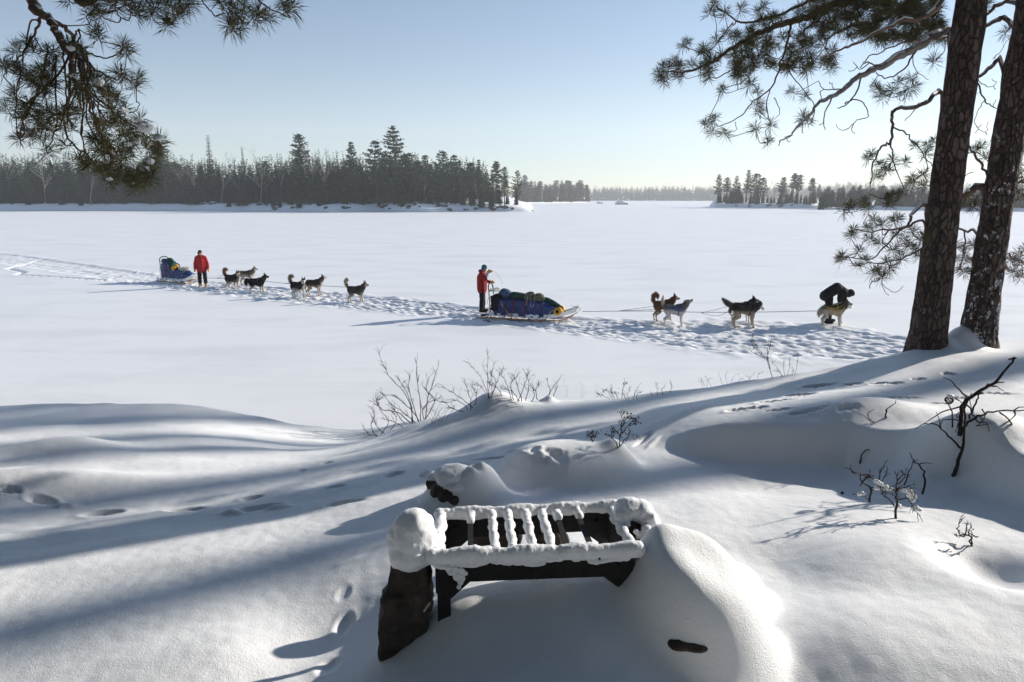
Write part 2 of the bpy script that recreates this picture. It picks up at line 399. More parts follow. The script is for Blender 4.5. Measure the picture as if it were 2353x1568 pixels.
def grid_mesh(me, co, q):
    me.vertices.add(len(co)); me.vertices.foreach_set('co', co.ravel())
    me.loops.add(q.size); me.loops.foreach_set('vertex_index', q[:, ::-1].ravel())
    me.polygons.add(len(q)); me.polygons.foreach_set('loop_start', np.arange(len(q))*4)
    me.polygons.foreach_set('use_smooth', np.ones(len(q), bool)); me.update(calc_edges=True); me.validate()
polar_mesh()

# ---------------------------------------------------------------- frozen lake with the trampled trail
TRAIL = [((-200, 572), 3.6), ((0, 592), 3.4), ((200, 622), 3.0), ((400, 651), 2.8), ((600, 671), 3.0), ((850, 697), 3.2), ((1100, 722), 2.7), ((1300, 745), 2.8), ((1500, 762), 3.8), ((1700, 773), 5.6), ((1900, 784), 5.2), ((2050, 800), 4.2), ((2180, 822), 3.6)]
TR = np.array([(*onz(*p)[:2], w_) for p, w_ in TRAIL])
SIDE = np.array([(*onz(*p)[:2], .14) for p in [(85, 600), (20, 618), (55, 626), (40, 632), (130, 637), (260, 646), (340, 652), (430, 662), (620, 672)]])
def band(x, y, L):
    best = np.full(x.shape, 1e9); wd = np.ones(x.shape)
    for a, b in zip(L[:-1], L[1:]):
        d = (b-a)[:2]; L2 = (d**2).sum(); t = np.clip(((x-a[0])*d[0]+(y-a[1])*d[1])/L2, 0, 1)
        r = np.hypot(x-a[0]-t*d[0], y-a[1]-t*d[1]); ww = a[2] + t*(b[2]-a[2]); m = r/ww < best
        best = np.where(m, r/ww, best)
    return best
def lake_h(x, y):
    x = np.asarray(x, float); y = np.asarray(y, float)
    b = band(x, y, TR) + .14*fbm(x*.9, y*.9, 1, 3)
    m = 1 - sstep(.38, .56, b)
    lump = fbm(x*1.9, y*2.3, 0, 4, .72)*1.5 + .35*pnoise(x*4.6, y*5.2, 4) + .3
    b0 = band(x, y, TR) + .03*fbm(x*.5, y*.5, 6, 2); rut = sum(np.exp(-((b0-k_)/.022)**2) for k_ in (.09, .19, .30, .41))
    z = m*(-.06 + .088*lump - .05*rut) + .055*np.exp(-((b-.5)/.07)**2)*(.5 + pnoise(x*2.2, y*2.2))
    bb = band(x, y, SIDE) + .3*pnoise(x*2, y*2)
    z = z - .09*np.exp(-(bb/.9)**4) + .04*np.exp(-((bb-1.6)/.5)**2)
    z = z + .012*fbm(x*.22, y*.9, 8, 4)
    return z
def lake():
    xs = np.concatenate([[-1500, -1000, -600, -350, -200, -120, -80, -60], np.arange(-50, -22, .16), np.arange(-22, 15, .07), [16, 18, 21, 25, 32, 45, 70, 120, 200, 350, 600, 1000, 1500]])
    ys = np.concatenate([[-300, -100, -30, 0, 4, 7, 9, 11, 12.5], np.arange(13.5, 34, .06), np.arange(34, 56, .2), [57, 60, 65, 72, 82, 95, 110, 130, 160, 200, 260, 350, 500, 700, 1000, 1500, 2200]])
    x, y = np.meshgrid(xs, ys, indexing='ij'); z = lake_h(x, y)
    far = sstep(50, 90, y) + sstep(60, 90, np.abs(x)); z = z*(1-np.clip(far, 0, 1))
    n, m = x.shape; co = np.stack([x, y, z], -1).reshape(-1, 3); idx = np.arange(n*m).reshape(n, m)
    q = np.stack([idx[:-1, :-1], idx[:-1, 1:], idx[1:, 1:], idx[1:, :-1]], -1).reshape(-1, 4)
    me = bpy.data.meshes.new('frozen_lake'); grid_mesh(me, co, q); me.materials.append(M['lake'])
    tag(link('frozen_lake', me), 'flat white snow covered lake crossed by a trampled sled trail', kind='structure')
lake()
def lz(x, y): return float(lake_h(np.array([x]), np.array([y]))[0])
# ---------------------------------------------------------------- far shores
def shore_land(name, px, depth, hill, seed, label, inner=None):
    """a snow bank whose waterline follows the given lake points and rises inland"""
    line = [onz(*p) for p in px]
    pts = []
    for a, b in zip(line[:-1], line[1:]):
        n = max(2, int((b-a).length/2.5))
        for k in range(n): pts.append(a.lerp(b, k/n))
    pts.append(line[-1]); pts = np.array([(p.x, p.y) for p in pts]); n = len(pts)
    rows = np.array([-.6, 0, .5, 1.2, 2.2, 3.5, 5, 7, 10, 14, 19, 26, 36, 50, 75, 110]); rows = rows[rows <= depth]
    dirs = pts/np.linalg.norm(pts, axis=1)[:, None]
    X = pts[:, None, :] + dirs[:, None, :]*rows[None, :, None]
    x, y = X[..., 0], X[..., 1]
    x = x + 0; wob = 1.4*fbm(x*.07, y*.07, seed, 3)
    X2 = X + dirs[:, None, :]*wob[..., None]; x, y = X2[..., 0], X2[..., 1]
    r = rows[None, :]
    z = hill(r) + (.55*np.abs(fbm(x*.25, y*.25, seed, 3)) + .25*pnoise(x*.8, y*.8, seed))*sstep(0, 3, r) - .3*(r < 0)
    z = z*np.minimum(1, (np.minimum(np.arange(n), n-1-np.arange(n))/6+.05))[:, None]
    m = len(rows); co = np.stack([x, y, z], -1).reshape(-1, 3); idx = np.arange(n*m).reshape(n, m)
    q = np.stack([idx[:-1, :-1], idx[:-1, 1:], idx[1:, 1:], idx[1:, :-1]], -1).reshape(-1, 4)
    me = bpy.data.meshes.new(name); grid_mesh(me, co, q); me.materials.append(M['bank'])
    tag(link(name, me), label, kind='structure')
    return (lambda xx, yy, rr: float(hill(np.array([rr]))[0]))
hillA = lambda r: 2.4*sstep(0, 6, r) + 3.0*sstep(8, 60, r)
hillB = lambda r: 1.8*sstep(0, 5, r) + 1.2*sstep(5, 20, r)
hillC = lambda r: 1.0*sstep(0, 5, r) + 5*sstep(10, 110, r)
LA = [(-700, 487), (-300, 486), (0, 485), (300, 484.5), (600, 485), (760, 487), (880, 486), (960, 488), (1050, 487), (1140, 487), (1215, 487.3), (1224, 486.8)]
LA2 = [(1150, 474), (1200, 468.5), (1345, 466.3), (1350, 466.1)]
LB = [(1629, 476), (1640, 477), (1750, 478.5), (1850, 479.5), (1920, 480.5)]
LC = [(1890, 481.5), (2050, 483), (2200, 485), (2353, 487), (2600, 489), (3100, 491)]
LD = [(1100, 462.2), (1400, 462), (1600, 462.2), (1900, 462.4), (2500, 463), (3000, 463)]
shore_land('left_shore', LA, 110, hillA, 3, 'snowy bank at the foot of the left wood')
shore_land('middle_shore', LA2, 75, hillC, 5, 'hazy snow bank behind the tip of the point')
shore_land('island', LB, 19, hillB, 9, 'snowy rocky island bank on the right')
shore_land('right_shore', LC, 110, hillC, 11, 'hazy snow bank on the right behind the pines')
shore_land('far_shore', LD, 110, lambda r: .5+ 8*sstep(5, 110, r), 13, 'faint snow bank on the farthest shore')

# ---------------------------------------------------------------- small tree meshes
def leafy(mb, c, sz, n, rnd, m=0, flat=.6, dirv=None):
    for _ in range(n):
        a = Vector((rnd.gauss(0, 1), rnd.gauss(0, 1), rnd.gauss(0, 1)*flat)); a.normalize()
        b = a.cross(Vector((rnd.gauss(0, 1), rnd.gauss(0, 1), rnd.gauss(0, 1))))
        if b.length < 1e-3: continue
        b.normalize(); p = Vector(c) + Vector((rnd.gauss(0, 1), rnd.gauss(0, 1), rnd.gauss(0, 1)*flat))*sz*.55
        L = sz*rnd.uniform(.5, 1.0); W_ = L*.35
        mb.add([p - a*L, p + b*W_, p + a*L, p - b*W_], [(0, 1, 2, 3)], m)
def spruce_mesh(h, w_, seed, mats, snow=.05, bare=.06, dense=1.0, spike=False):
    r = random.Random(seed); t = MB(); t.tube([(0, 0, -.5), (0, 0, h*.5), (0, 0, h)], [h*.012, h*.008, .02], 5)
    c = MB(); z = h*bare; lay = int(30*dense)
    for i in range(lay):
        f = i/(lay-1); z = h*(bare + (1-bare)*f)
        rad = w_*(1-f)**(.68 if not spike else 1.3)*r.uniform(.72, 1.1) + .62*h/15
        if spike: rad = w_*(.62*(1-f)**.7 + .26)*r.uniform(.75, 1.2)
        nb = int(6 + 5*(1-f))
        for k in range(nb):
            a = 2*math.pi*(k + r.random())/nb; L = rad*r.uniform(.6, 1.12)
            d = Vector((math.cos(a), math.sin(a), 0)); s = Vector((-d.y, d.x, 0))
            p0 = Vector((0, 0, z)); tip = p0 + d*L + Vector((0, 0, -L*r.uniform(.25, .5) + .12*L))
            mid = p0.lerp(tip, .55) + Vector((0, 0, -.06*L)); wd = L*r.uniform(.2, .34)
            hang = Vector((0, 0, -wd*1.0))
            mm = 1 if r.random() < snow*.25 and L < .9 else 0
            c.add([p0, mid + s*wd, tip, mid - s*wd, mid + hang], [(0, 1, 2, 4), (0, 4, 2, 3)], mm)
            if L > .5: leafy(c, mid.lerp(tip, .3) + Vector((0, 0, -.05)), max(.18, wd*.9), 2, r, 0)
            if r.random() < snow*1.6: leafy(c, mid + Vector((0, 0, .06)), .2, 2, r, 1)
    return t, c
def pine_mesh(h, w_, seed, bare=.3, flag=0.0, layers=13, wp=False, thin=1.0):
    r = random.Random(seed); t = MB(); lean = Vector((r.uniform(-.03, .03)*h, 0, 0))
    ax = lambda f: Vector((lean.x*f*f + .02*h*math.sin(f*5+seed), .012*h*math.sin(f*4+seed*2), h*f))
    t.tube([ax(k/8) + (Vector((0, 0, -.5)) if k == 0 else Vector()) for k in range(9)], [h*.016*(1-k/9)+.03 for k in range(9)], 6)
    c = MB()
    for i in range(layers):
        f = bare + (1-bare)*(i+.3)/layers
        prof = (math.sin(math.pi*min(1, (1-f)/(1-bare)*.62+.06))**.8) if not wp else ((1-f)/(1-bare))**.6
        rad = w_*prof*r.uniform(.7, 1.15); nb = r.randint(4, 6); z0 = ax(f)
        for k in range(nb):
            a = 2*math.pi*(k + r.uniform(-.3, .3))/nb + i*1.1; L = rad*r.uniform(.55, 1.12)*(1 + flag*math.cos(a))
            if L < .25: L = .25
            d = Vector((math.cos(a), math.sin(a), 0)); up = r.uniform(.12, .38) if wp else r.uniform(-.05, .35)
            tip = z0 + d*L + Vector((0, 0, L*up + .1)); ctrl = z0.lerp(tip, .5) + Vector((0, 0, -.08*L))
            t.tube([z0, ctrl, tip], [.035*h/15+.01, .03*h/15, .012], 3)
            nn = max(2, int(L/.42*thin))
            for q in range(nn):
                g = (q+1)/nn
                if g < .3 and nn > 3: continue
                p = z0.lerp(ctrl, g*2) if g < .5 else ctrl.lerp(tip, g*2-1)
                side = Vector((-d.y, d.x, 0))*r.uniform(-.3, .3)*L*(1.1-g)
                leafy(c, p + side + Vector((0, 0, .12)), r.uniform(.3, .46)*(h/15)**.35, int(11*thin), r, 0, .5)
                if r.random() < .07: leafy(c, p + side + Vector((0, 0, .25)), .16, 3, r, 1)
    leafy(c, ax(1), .45, 14, r); return t, c
def birch_mesh(h, seed):
    r = random.Random(seed); t = MB()
    def br(p, d, L, rad, lev):
        pts = [p]; q = Vector(p)
        for k in range(4):
            d = (d + Vector((r.gauss(0, .12), r.gauss(0, .12), .05 + r.gauss(0, .06)))).normalized(); q = q + d*L/4; pts.append(q.copy())
        t.tube(pts, [rad*(1-k/5) + .004 for k in range(5)], 4 if lev else 5)
        if lev < 3:
            for k in range(5 if lev == 0 else 4):
                i = r.randint(1 if lev else 2, 4); dd = (d + Vector((r.gauss(0, .6), r.gauss(0, .6), r.uniform(.1, .5)))).normalized()
                br(pts[i], dd, L*r.uniform(.35, .55), rad*.45, lev+1)
    br(Vector((0, 0, -.4)), Vector((r.uniform(-.1, .1), 0, 1)).normalized(), h*.85, h*.009+.03, 0); return t
GM = {}
def proto_set():
    P_ = {}
    for i in range(7):
        t, c = spruce_mesh(14, [1.9, 1.5, 2.3, 1.7, 2.0, 1.3, 2.5][i], 10+i, None, [.015, .03, .01, .04, .02, .015, .06][i], dense=1.15)
        P_['spruce%d' % i] = (c, t, 14)
    t, c = spruce_mesh(20, 1.6, 55, None, .03, spike=True, dense=1.4); P_['spire'] = (c, t, 20)
    for i in range(6):
        t, c = pine_mesh(15, [3.2, 2.7, 3.6, 2.4, 3.0, 2.2][i], 30+i, [.28, .4, .22, .45, .35, .5][i], .15, 13); P_['pine%d' % i] = (c, t, 15)
    for i in range(3):
        t, c = pine_mesh(20, [4.4, 5.2, 3.4][i], 40+i, [.2, .12, .3][i], .1, 17, True); P_['whitepine%d' % i] = (c, t, 20)
    for i in range(4): P_['birch%d' % i] = (None, birch_mesh(13, 70+i), 13)
    for k, (c, t, h) in P_.items():
        cm = tm = None
        if c:
            o = c.build('crown', [M['spruce'] if k[:2] == 'sp' else M['pineg'], M['fsnow']], smooth=False); cm = o.data; bpy.data.objects.remove(o)
        o = t.build('trunk', M['birch'] if k[:2] == 'bi' else M['trunk']); tm = o.data; bpy.data.objects.remove(o)
        GM[k] = (cm, tm, h)
proto_set()
KN = {'spruce': 'spruce_tree', 'spire': 'spruce_tree', 'pine': 'pine_tree', 'whitepine': 'pine_tree', 'birch': 'birch_tree'}
def tree(kind, u, v, r_in, hpx, label, group, rnd, land, wide=1.0):
    """tree whose foot stands r_in metres inland of the waterline seen at (u, v); hpx = pixel height"""
    w0 = onz(u, v); d = Vector((w0.x, w0.y, 0)).normalized(); p = w0 + d*r_in
    z = float(land(np.array([r_in]))[0])
    D = pr(p)[2]; h = hpx*D/FPX; cm, tm, h0_ = GM[kind]; s = h/h0_
    base = kind.rstrip('0123456789'); nm = KN[base]; ct = 'birch' if base == 'birch' else ('spruce' if base in ('spruce', 'spire') else 'pine')
    e = empty(nm, (p.x, p.y, z - .1), rnd.uniform(0, 6.28), label=label, cat=ct, group=group)
    e.scale = (s*wide, s*wide, s)
    if cm: link('crown', cm, e)
    link('trunk', tm, e)
    return e
rn = random.Random(5)
def interp(L, u):
    for (a, va), (b, vb) in zip(L[:-1], L[1:]):
        if a <= u <= b: return va + (vb-va)*(u-a)/(b-a)
    return L[-1][1]
def where(u):
    for lim, t in [(90, 'at the far left edge'), (190, 'left of the hanging near bough'), (370, 'behind the hanging near bough'), (450, 'around the big layered pine'), (530, 'around the tallest spire'), (610, 'around the slim pointed spruce'), (680, 'left of the round topped pine'), (745, 'around the round topped pine'), (830, 'around the ragged pine'), (890, 'left of the giant white pine'), (960, 'below the giant white pine'), (1030, 'right of the giant white pine'), (1100, 'in the middle of the point')]:
        if u < lim: return t
    return 'at the end of the point'
# skyline heights of the left wood (top of the trees, pixels)
SKY = [(-200, 365), (0, 382), (100, 384), (200, 386), (330, 385), (380, 372), (430, 385), (490, 394), (560, 396), (640, 388), (700, 376), (760, 380), (800, 380), (850, 386), (905, 368), (950, 385), (1000, 402), (1040, 385), (1100, 400), (1150, 410), (1200, 435)]
def wood_left():
    gS, gP, gB = 'spruces of the wood on the left shore', 'pines of the wood on the left shore', 'bare birches of the wood on the left shore'
    # back rows: close wall
    u = -90
    while u < 1180:
        for r_in in (25,):
            if u < 1130:
                v = interp(LA, u); tp = interp(SKY, u); f = (232+r_in)/232; hp = (v - tp)*rn.uniform(.72, .95) + 0
                k = rn.choice(['spruce%d' % rn.randint(0, 6)]*4 + ['pine%d' % rn.randint(0, 5)])
                if u > 860: k = rn.choice(['spruce%d' % rn.randint(0, 6)]*1 + ['pine%d' % rn.randint(0, 5)]*2)
                base = k.rstrip('0123456789')
                tree(k, u + rn.uniform(-8, 8), v, r_in + rn.uniform(-4, 4), hp, 'dark %s standing back in the wood %s' % ('spruce' if base == 'spruce' else 'pine', where(u)), gS if base == 'spruce' else gP, rn, hillA, rn.uniform(1.0, 1.35))
        u += rn.uniform(9, 13)
    u = -60
    while u < 1170:
        v = interp(LA, u); tp = interp(SKY, u)
        hp = (v-tp)*rn.uniform(.42, .8); k = 'spruce%d' % rn.randint(0, 6)
        if u > 880: k = rn.choice(['pine%d' % rn.randint(0, 5), k])
        base = k.rstrip('0123456789')
        tree(k, u, v, rn.uniform(6, 17), hp, 'mid height front row %s %s' % ('spruce' if base == 'spruce' else 'pine', where(u)), gS if base == 'spruce' else gP, rn, hillA, rn.uniform(1.1, 1.6))
        u += rn.uniform(9, 17)
    u = -30
    while u < 1190:
        v = interp(LA, u)
        tree('spruce%d' % rn.randint(0, 6), u, v, rn.uniform(3, 9), rn.uniform(16, 46), 'small young spruce low on the bank %s' % where(u), 'young spruces along the left bank', rn, hillA, rn.uniform(1.2, 1.9))
        u += rn.uniform(12, 26)
    for u, hp in [(20, 96), (110, 98), (210, 104), (405, 96), (428, 92), (512, 95), (548, 88), (585, 100), (598, 108), (640, 104), (690, 108), (718, 118), (738, 98), (905, 60), (870, 80), (455, 90), (975, 70), (1100, 60), (1020, 64)]:
        tree('birch%d' % rn.randint(0, 3), u, interp(LA, u), rn.uniform(4, 22), hp*.93, 'pale leafless birch in the wood %s' % where(u), gB, rn, hillA)
    gD = 'standout trees of the left shore'
    tree('spire', 492, 485, 20, 148, 'tall thin spruce spire rising highest above the left half of the wood', gD, rn, hillA, 1.3)
    tree('spire', 567, 485, 20, 124, 'slim pointed spruce just right of the tallest spire', gD, rn, hillA, 1.0)
    tree('spire', 655, 485, 18, 104, 'narrow spruce tip between the slim spire and the round topped pine', gD, rn, hillA, 1.0)
    tree('whitepine2', 383, 485, 14, 152, 'big layered pine rising beside the snow tipped near bough', gD, rn, hillA, 1.5)
    tree('pine3', 697, 486, 18, 150, 'round topped tall pine standing over the middle of the left wood', gD, rn, hillA, 1.0)
    tree('whitepine2', 812, 487, 14, 136, 'ragged pine left of the giant white pine', gD, rn, hillA, 1.0)
    tree('whitepine1', 912, 487, 12, 170, 'giant white pine, the tallest tree on the point', gD, rn, hillA, 1.25)
    tree('pine0', 868, 487, 13, 138, 'pine leaning against the left side of the giant white pine', gD, rn, hillA, 1.1)
    tree('pine2', 950, 487, 11, 112, 'shorter pine tucked under the right side of the giant white pine', gD, rn, hillA, 1.0)
    tree('pine1', 976, 487.5, 10, 108, 'slender pine right of the giant white pine', gD, rn, hillA, .9)
    tree('pine4', 1022, 487.5, 9, 117, 'twin topped pine in the middle of the point', gD, rn, hillA, 1.0)
    tree('pine0', 1045, 487, 9, 108, 'full crowned pine right of the twin topped pine', gD, rn, hillA, 1.1)
    tree('pine1', 1080, 487, 8, 92, 'dense pine with a flat top near the end of the point', gD, rn, hillA, 1.2)
    tree('whitepine2', 1102, 487, 8, 98, 'small pointed pine near the end of the point', gD, rn, hillA, .9)
    tree('pine5', 1140, 487, 7, 94, 'high crowned pine third from the end of the point', gD, rn, hillA, 1.1)
    tree('pine3', 1160, 486.8, 6, 82, 'thin pine second from the end of the point', gD, rn, hillA, .9)
    tree('pine2', 1187, 486.8, 6, 74, 'spreading low pine at the very end of the point', gD, rn, hillA, .8)
wood_left()
def wood_back():
    mb = MB(); r = random.Random(41)
    for row, rr in enumerate((33, 42)):
        u = -150
        while u < 1120:
            w0 = onz(u, interp(LA, u)); d = Vector((w0.x, w0.y, 0)).normalized(); p = w0 + d*(rr + r.uniform(-3, 3)); D = pr(p)[2]
            h = (interp(LA, u)-interp(SKY, u))*D/FPX*r.uniform(.78, 1.0); z = float(hillA(np.array([rr]))[0]); wd = r.uniform(1.5, 2.6)
            mb.tube([(p.x, p.y, z-.4), (p.x, p.y, z+h)], [.14, .03], 4)
            for q in range(34):
                f = .05 + .95*q/33; rad = wd*(1-f)**.8*r.uniform(.6, 1.15)+.45; a = r.random()*6.28
                leafy(mb, (p.x + math.cos(a)*rad*.5, p.y + math.sin(a)*rad*.5, z + h*f), max(.35, rad*.6), 4, r, 0, .5)
            u += r.uniform(5.5, 9)
    tag(mb.build('backing_forest', [M['spruce']], smooth=False), 'close dark wood filling the gaps behind the left shore trees', kind='stuff')
wood_back()
def wood_rest():
    g = 'hazy trees on the second point'
    u = 1192
    while u < 1346:
        v = interp(LA2, u)
        for r_in in (10, 30):
            tree(rn.choice(['spruce1', 'pine1', 'pine3', 'pine0', 'spruce5', 'spruce3']), u + rn.uniform(-4, 4), v, r_in, rn.uniform(32, 48), 'hazy grey tree on the second point behind the tip', g, rn, hillC, 1.5)
        u += rn.uniform(5, 9)
    tree('pine3', 1205, 468, 12, 60, 'tallest hazy tree at the left of the second point', g, rn, hillC, 1.2)
    tree('pine1', 1333, 466.5, 10, 48, 'hazy tree standing apart at the right end of the second point', g, rn, hillC, 1.2)
    g = 'trees on the small island'
    for k, u, hp, lab, wd in [('whitepine2', 1648, 64, 'leftmost pine of the island', .9), ('pine3', 1668, 58, 'thin pine second from the left of the island', .9), ('whitepine0', 1688, 62, 'full pine left of the highest island pine', .8), ('whitepine2', 1714, 74, 'highest pine of the island', .8),
            ('pine4', 1733, 66, 'broad pine right of the highest island pine', 1.0), ('pine2', 1746, 58, 'round pine in the middle of the island', .9), ('birch1', 1775, 50, 'small leafless birch in the middle of the island', 1), ('pine1', 1793, 58, 'pine with a thin top right of the island middle', .8), ('pine0', 1800, 46, 'low broad pine right of the island middle', 1),
            ('pine5', 1820, 68, 'slender high crowned pine of the island', .8), ('pine3', 1832, 64, 'wind bent pine beside the slender island pine', .8), ('pine5', 1862, 58, 'lone slender pine right of the island group', .8), ('whitepine2', 1880, 44, 'low cone shaped pine at the right end of the island', .9), ('spruce1', 1695, 46, 'dark spruce under the left island pines', 1.3)]:
        tree(k, u, interp(LB, u), rn.uniform(5, 10), hp, lab, g, rn, hillB, wd*1.45)
    for i in range(34):
        u = rn.uniform(1634, 1870); tree('spruce%d' % rn.randint(0, 6), u, interp(LB, u), rn.uniform(4, 12), rn.uniform(14, 34), 'small dark spruce in the undergrowth of the island', 'undergrowth spruces of the island', rn, hillB, 1.5)
    g = 'hazy trees on the right shore'
    u = 1888
    while u < 2420:
        v = interp(LC, u)
        for r_in in (10, 24):
            tree(rn.choice(['spruce1', 'spruce2', 'spruce4', 'pine1', 'pine3', 'spruce5', 'spruce3']), u + rn.uniform(-4, 4), v, r_in, rn.uniform(30, 50), 'hazy tree on the right shore %s' % ('left of the big pines' if u < 2100 else ('behind the big pine pair' if u < 2330 else 'right of the big pines')), g, rn, hillC, 1.6)
        u += rn.uniform(9, 13)
    # the farthest shore reads as one mass
    mb = MB(); r = random.Random(77)
    for row in range(3):
        for k in range(420):
            u = r.uniform(1180, 2480); w0 = onz(u, interp(LD, u)); d = Vector((w0.x, w0.y, 0)).normalized(); rr = 10 + row*45 + r.uniform(-8, 8)
            p = w0 + d*rr; h = r.uniform(13, 19)*(1.25 if r.random() < .06 else 1)*(1.35 if u > 1900 else 1); wd = r.uniform(3.4, 5.6)
            z = float((.5 + 8*sstep(5, 110, rr)))
            for q in range(26):
                f = q/25; rad = wd*(1-f)**.6*r.uniform(.6, 1.1)+.25
                leafy(mb, (p.x + r.gauss(0, .4)*rad, p.y, z + h*f), max(1.0, rad*.8), 3, r, 0, .6)
    tag(mb.build('far_forest', [M['pineg']], smooth=False), 'faint grey forest along the farthest shore', kind='stuff')
wood_rest()
# ---------------------------------------------------------------- rocks on the far shores
def rocks_far():
    r = random.Random(3)
    for u, v, s, lab in [(1428, 470.3, 5.0, 'small dark boulder alone on the far ice'), (1216, 486.4, 1.5, 'dark boulder off the end of the point'), (1196, 486.2, 1.0, 'snowy boulder at the tip of the point'), (1378, 468.2, 3.0, 'tiny rock on the far ice left of the boulder')]:
        p = onz(u, v); mb = MB(); f = lambda q: 1 + .25*math.sin(q.x*3+u)*math.cos(q.y*4) 
        mb.ell((0, 0, 0), (s, s*.7, s*.42), f=f, nu=16, nv=10); o = mb.build('boulder', M['rock'], loc=(p.x, p.y, 0.05)); tag(o, lab, 'boulder')
        sb = MB(); sb.ell((-s*.1, 0, s*.13), (s*.9, s*.62, s*.36), f=f, nu=16, nv=10); sb.build('snow_cap', M['snow_clump'], o)
    for i in range(46):
        u = r.choice([r.uniform(430, 1200)]*2 + [r.uniform(1640, 1915)]); L = LB if u > 1600 else LA; v = interp(L, u); w0 = onz(u, v); d = Vector((w0.x, w0.y, 0)).normalized()
        rr = r.uniform(1.2, 5.5); s = r.uniform(.35, 1.0); p = w0 + d*rr; z = float((hillB if u > 1600 else hillA)(np.array([rr]))[0])
        mb = MB(); a = r.random()*9; f = lambda q: 1 + .3*math.sin(q.x*3+a)*math.cos(q.y*4+a)
        mb.ell((0, 0, 0), (s*1.3, s, s*.6), f=f, nu=10, nv=7); o = mb.build('shore_rock', M['rock'], loc=(p.x, p.y, z + .1))
        tag(o, 'dark rock in the snow bank %s' % (('of the island, %s half' % ('left' if u < 1770 else 'right')) if u > 1600 else where(u)), 'rock', 'rocks on the far banks')
        sb = MB(); sb.ell((s*.1, s*.15, s*.22), (s*1.2, s*.9, s*.5), f=f, nu=10, nv=7); sb.build('snow_cap', M['snow_clump'], o)
rocks_far()
# ---------------------------------------------------------------- haze
def haze():
    q = bpy.data.materials.new('haze'); q.use_nodes = True; t = q.node_tree; t.nodes.clear()
    out = t.nodes.new('ShaderNodeOutputMaterial'); v = t.nodes.new('ShaderNodeVolumePrincipled')
    v.inputs['Color'].default_value = (.87, .90, .93, 1); v.inputs['Density'].default_value = HAZE; v.inputs['Anisotropy'].default_value = .25
    t.links.new(v.outputs[0], out.inputs['Volume'])
    mb = MB(); mb.box((0, 950, 109), (3100, 2600, 221)); o = mb.build('haze', q, smooth=False)
    tag(o, 'thin bright winter haze over the lake', kind='stuff')
HAZE = .00034
haze()
# ---------------------------------------------------------------- near red pines
def smooth_path(pts, sub=5):
    pts = [Vector(p) for p in pts]; out = []
    for i in range(len(pts)-1):
        a = pts[max(i-1, 0)]; b = pts[i]; c = pts[i+1]; d = pts[min(i+2, len(pts)-1)]
        for k in range(sub):
            t = k/sub; out.append(.5*((2*b) + (c-a)*t + (2*a-5*b+4*c-d)*t*t + (3*b-a-3*c+d)*t**3))
    out.append(pts[-1]); return out
_tr = np.random.RandomState(11)
def needle_mesh(tufts, n=110, L=.128, wd=.0043):
    """tufts: list of (position, axis, scale). every needle a slim tapering blade"""
    V = []; 
    for p, ax, s in tufts:
        ax = np.array(ax); d = _tr.normal(size=(n*2, 3)); d /= np.linalg.norm(d, axis=1)[:, None]
        d = d + ax*.55; d /= np.linalg.norm(d, axis=1)[:, None]; d = d[:n]
        d[:, 2] -= .12; along = _tr.uniform(-.045, .02, (n, 1))*s
        st = np.array(p) + ax*along; ln = L*s*_tr.uniform(.7, 1.08, (n, 1))
        sd = np.cross(d, _tr.normal(size=(n, 3))); sd /= np.linalg.norm(sd, axis=1)[:, None] + 1e-9
        mid = st + d*ln*.5; tip = st + d*ln + np.array([0, 0, -1])*ln*.10*_tr.uniform(0, 1, (n, 1))
        w_ = wd*s**.5
        V.append(np.stack([st, mid + sd*w_*.6, tip, mid - sd*w_*.6], 1).reshape(-1, 3))
    co = np.concatenate(V); q = np.arange(len(co)).reshape(-1, 4)
    me = bpy.data.meshes.new('needles'); me.vertices.add(len(co)); me.vertices.foreach_set('co', co.ravel())
    me.loops.add(q.size); me.loops.foreach_set('vertex_index', q.ravel()); me.polygons.add(len(q))
    me.polygons.foreach_set('loop_start', np.arange(len(q))*4); me.update(calc_edges=True); me.materials.append(M['needle']); return me
def lump(mb, c, r, rnd):
    a = rnd.uniform(0, 9); f = lambda q: 1 + .28*math.sin(q.x*3+a)*math.cos(q.y*4+a) + .16*math.sin(q.z*7+a*2+q.x*5)
    for _ in range(4):
        mb.ell(Vector(c) + Vector((rnd.uniform(-.6, .6)*r, rnd.uniform(-.5, .5)*r, rnd.uniform(-.25, .3)*r)), (r*rnd.uniform(.4, .75), r*rnd.uniform(.4, .75), r*rnd.uniform(.3, .6)), Matrix.Rotation(rnd.uniform(-.5, .5), 3, 'Y'), nu=11, nv=8, f=f)
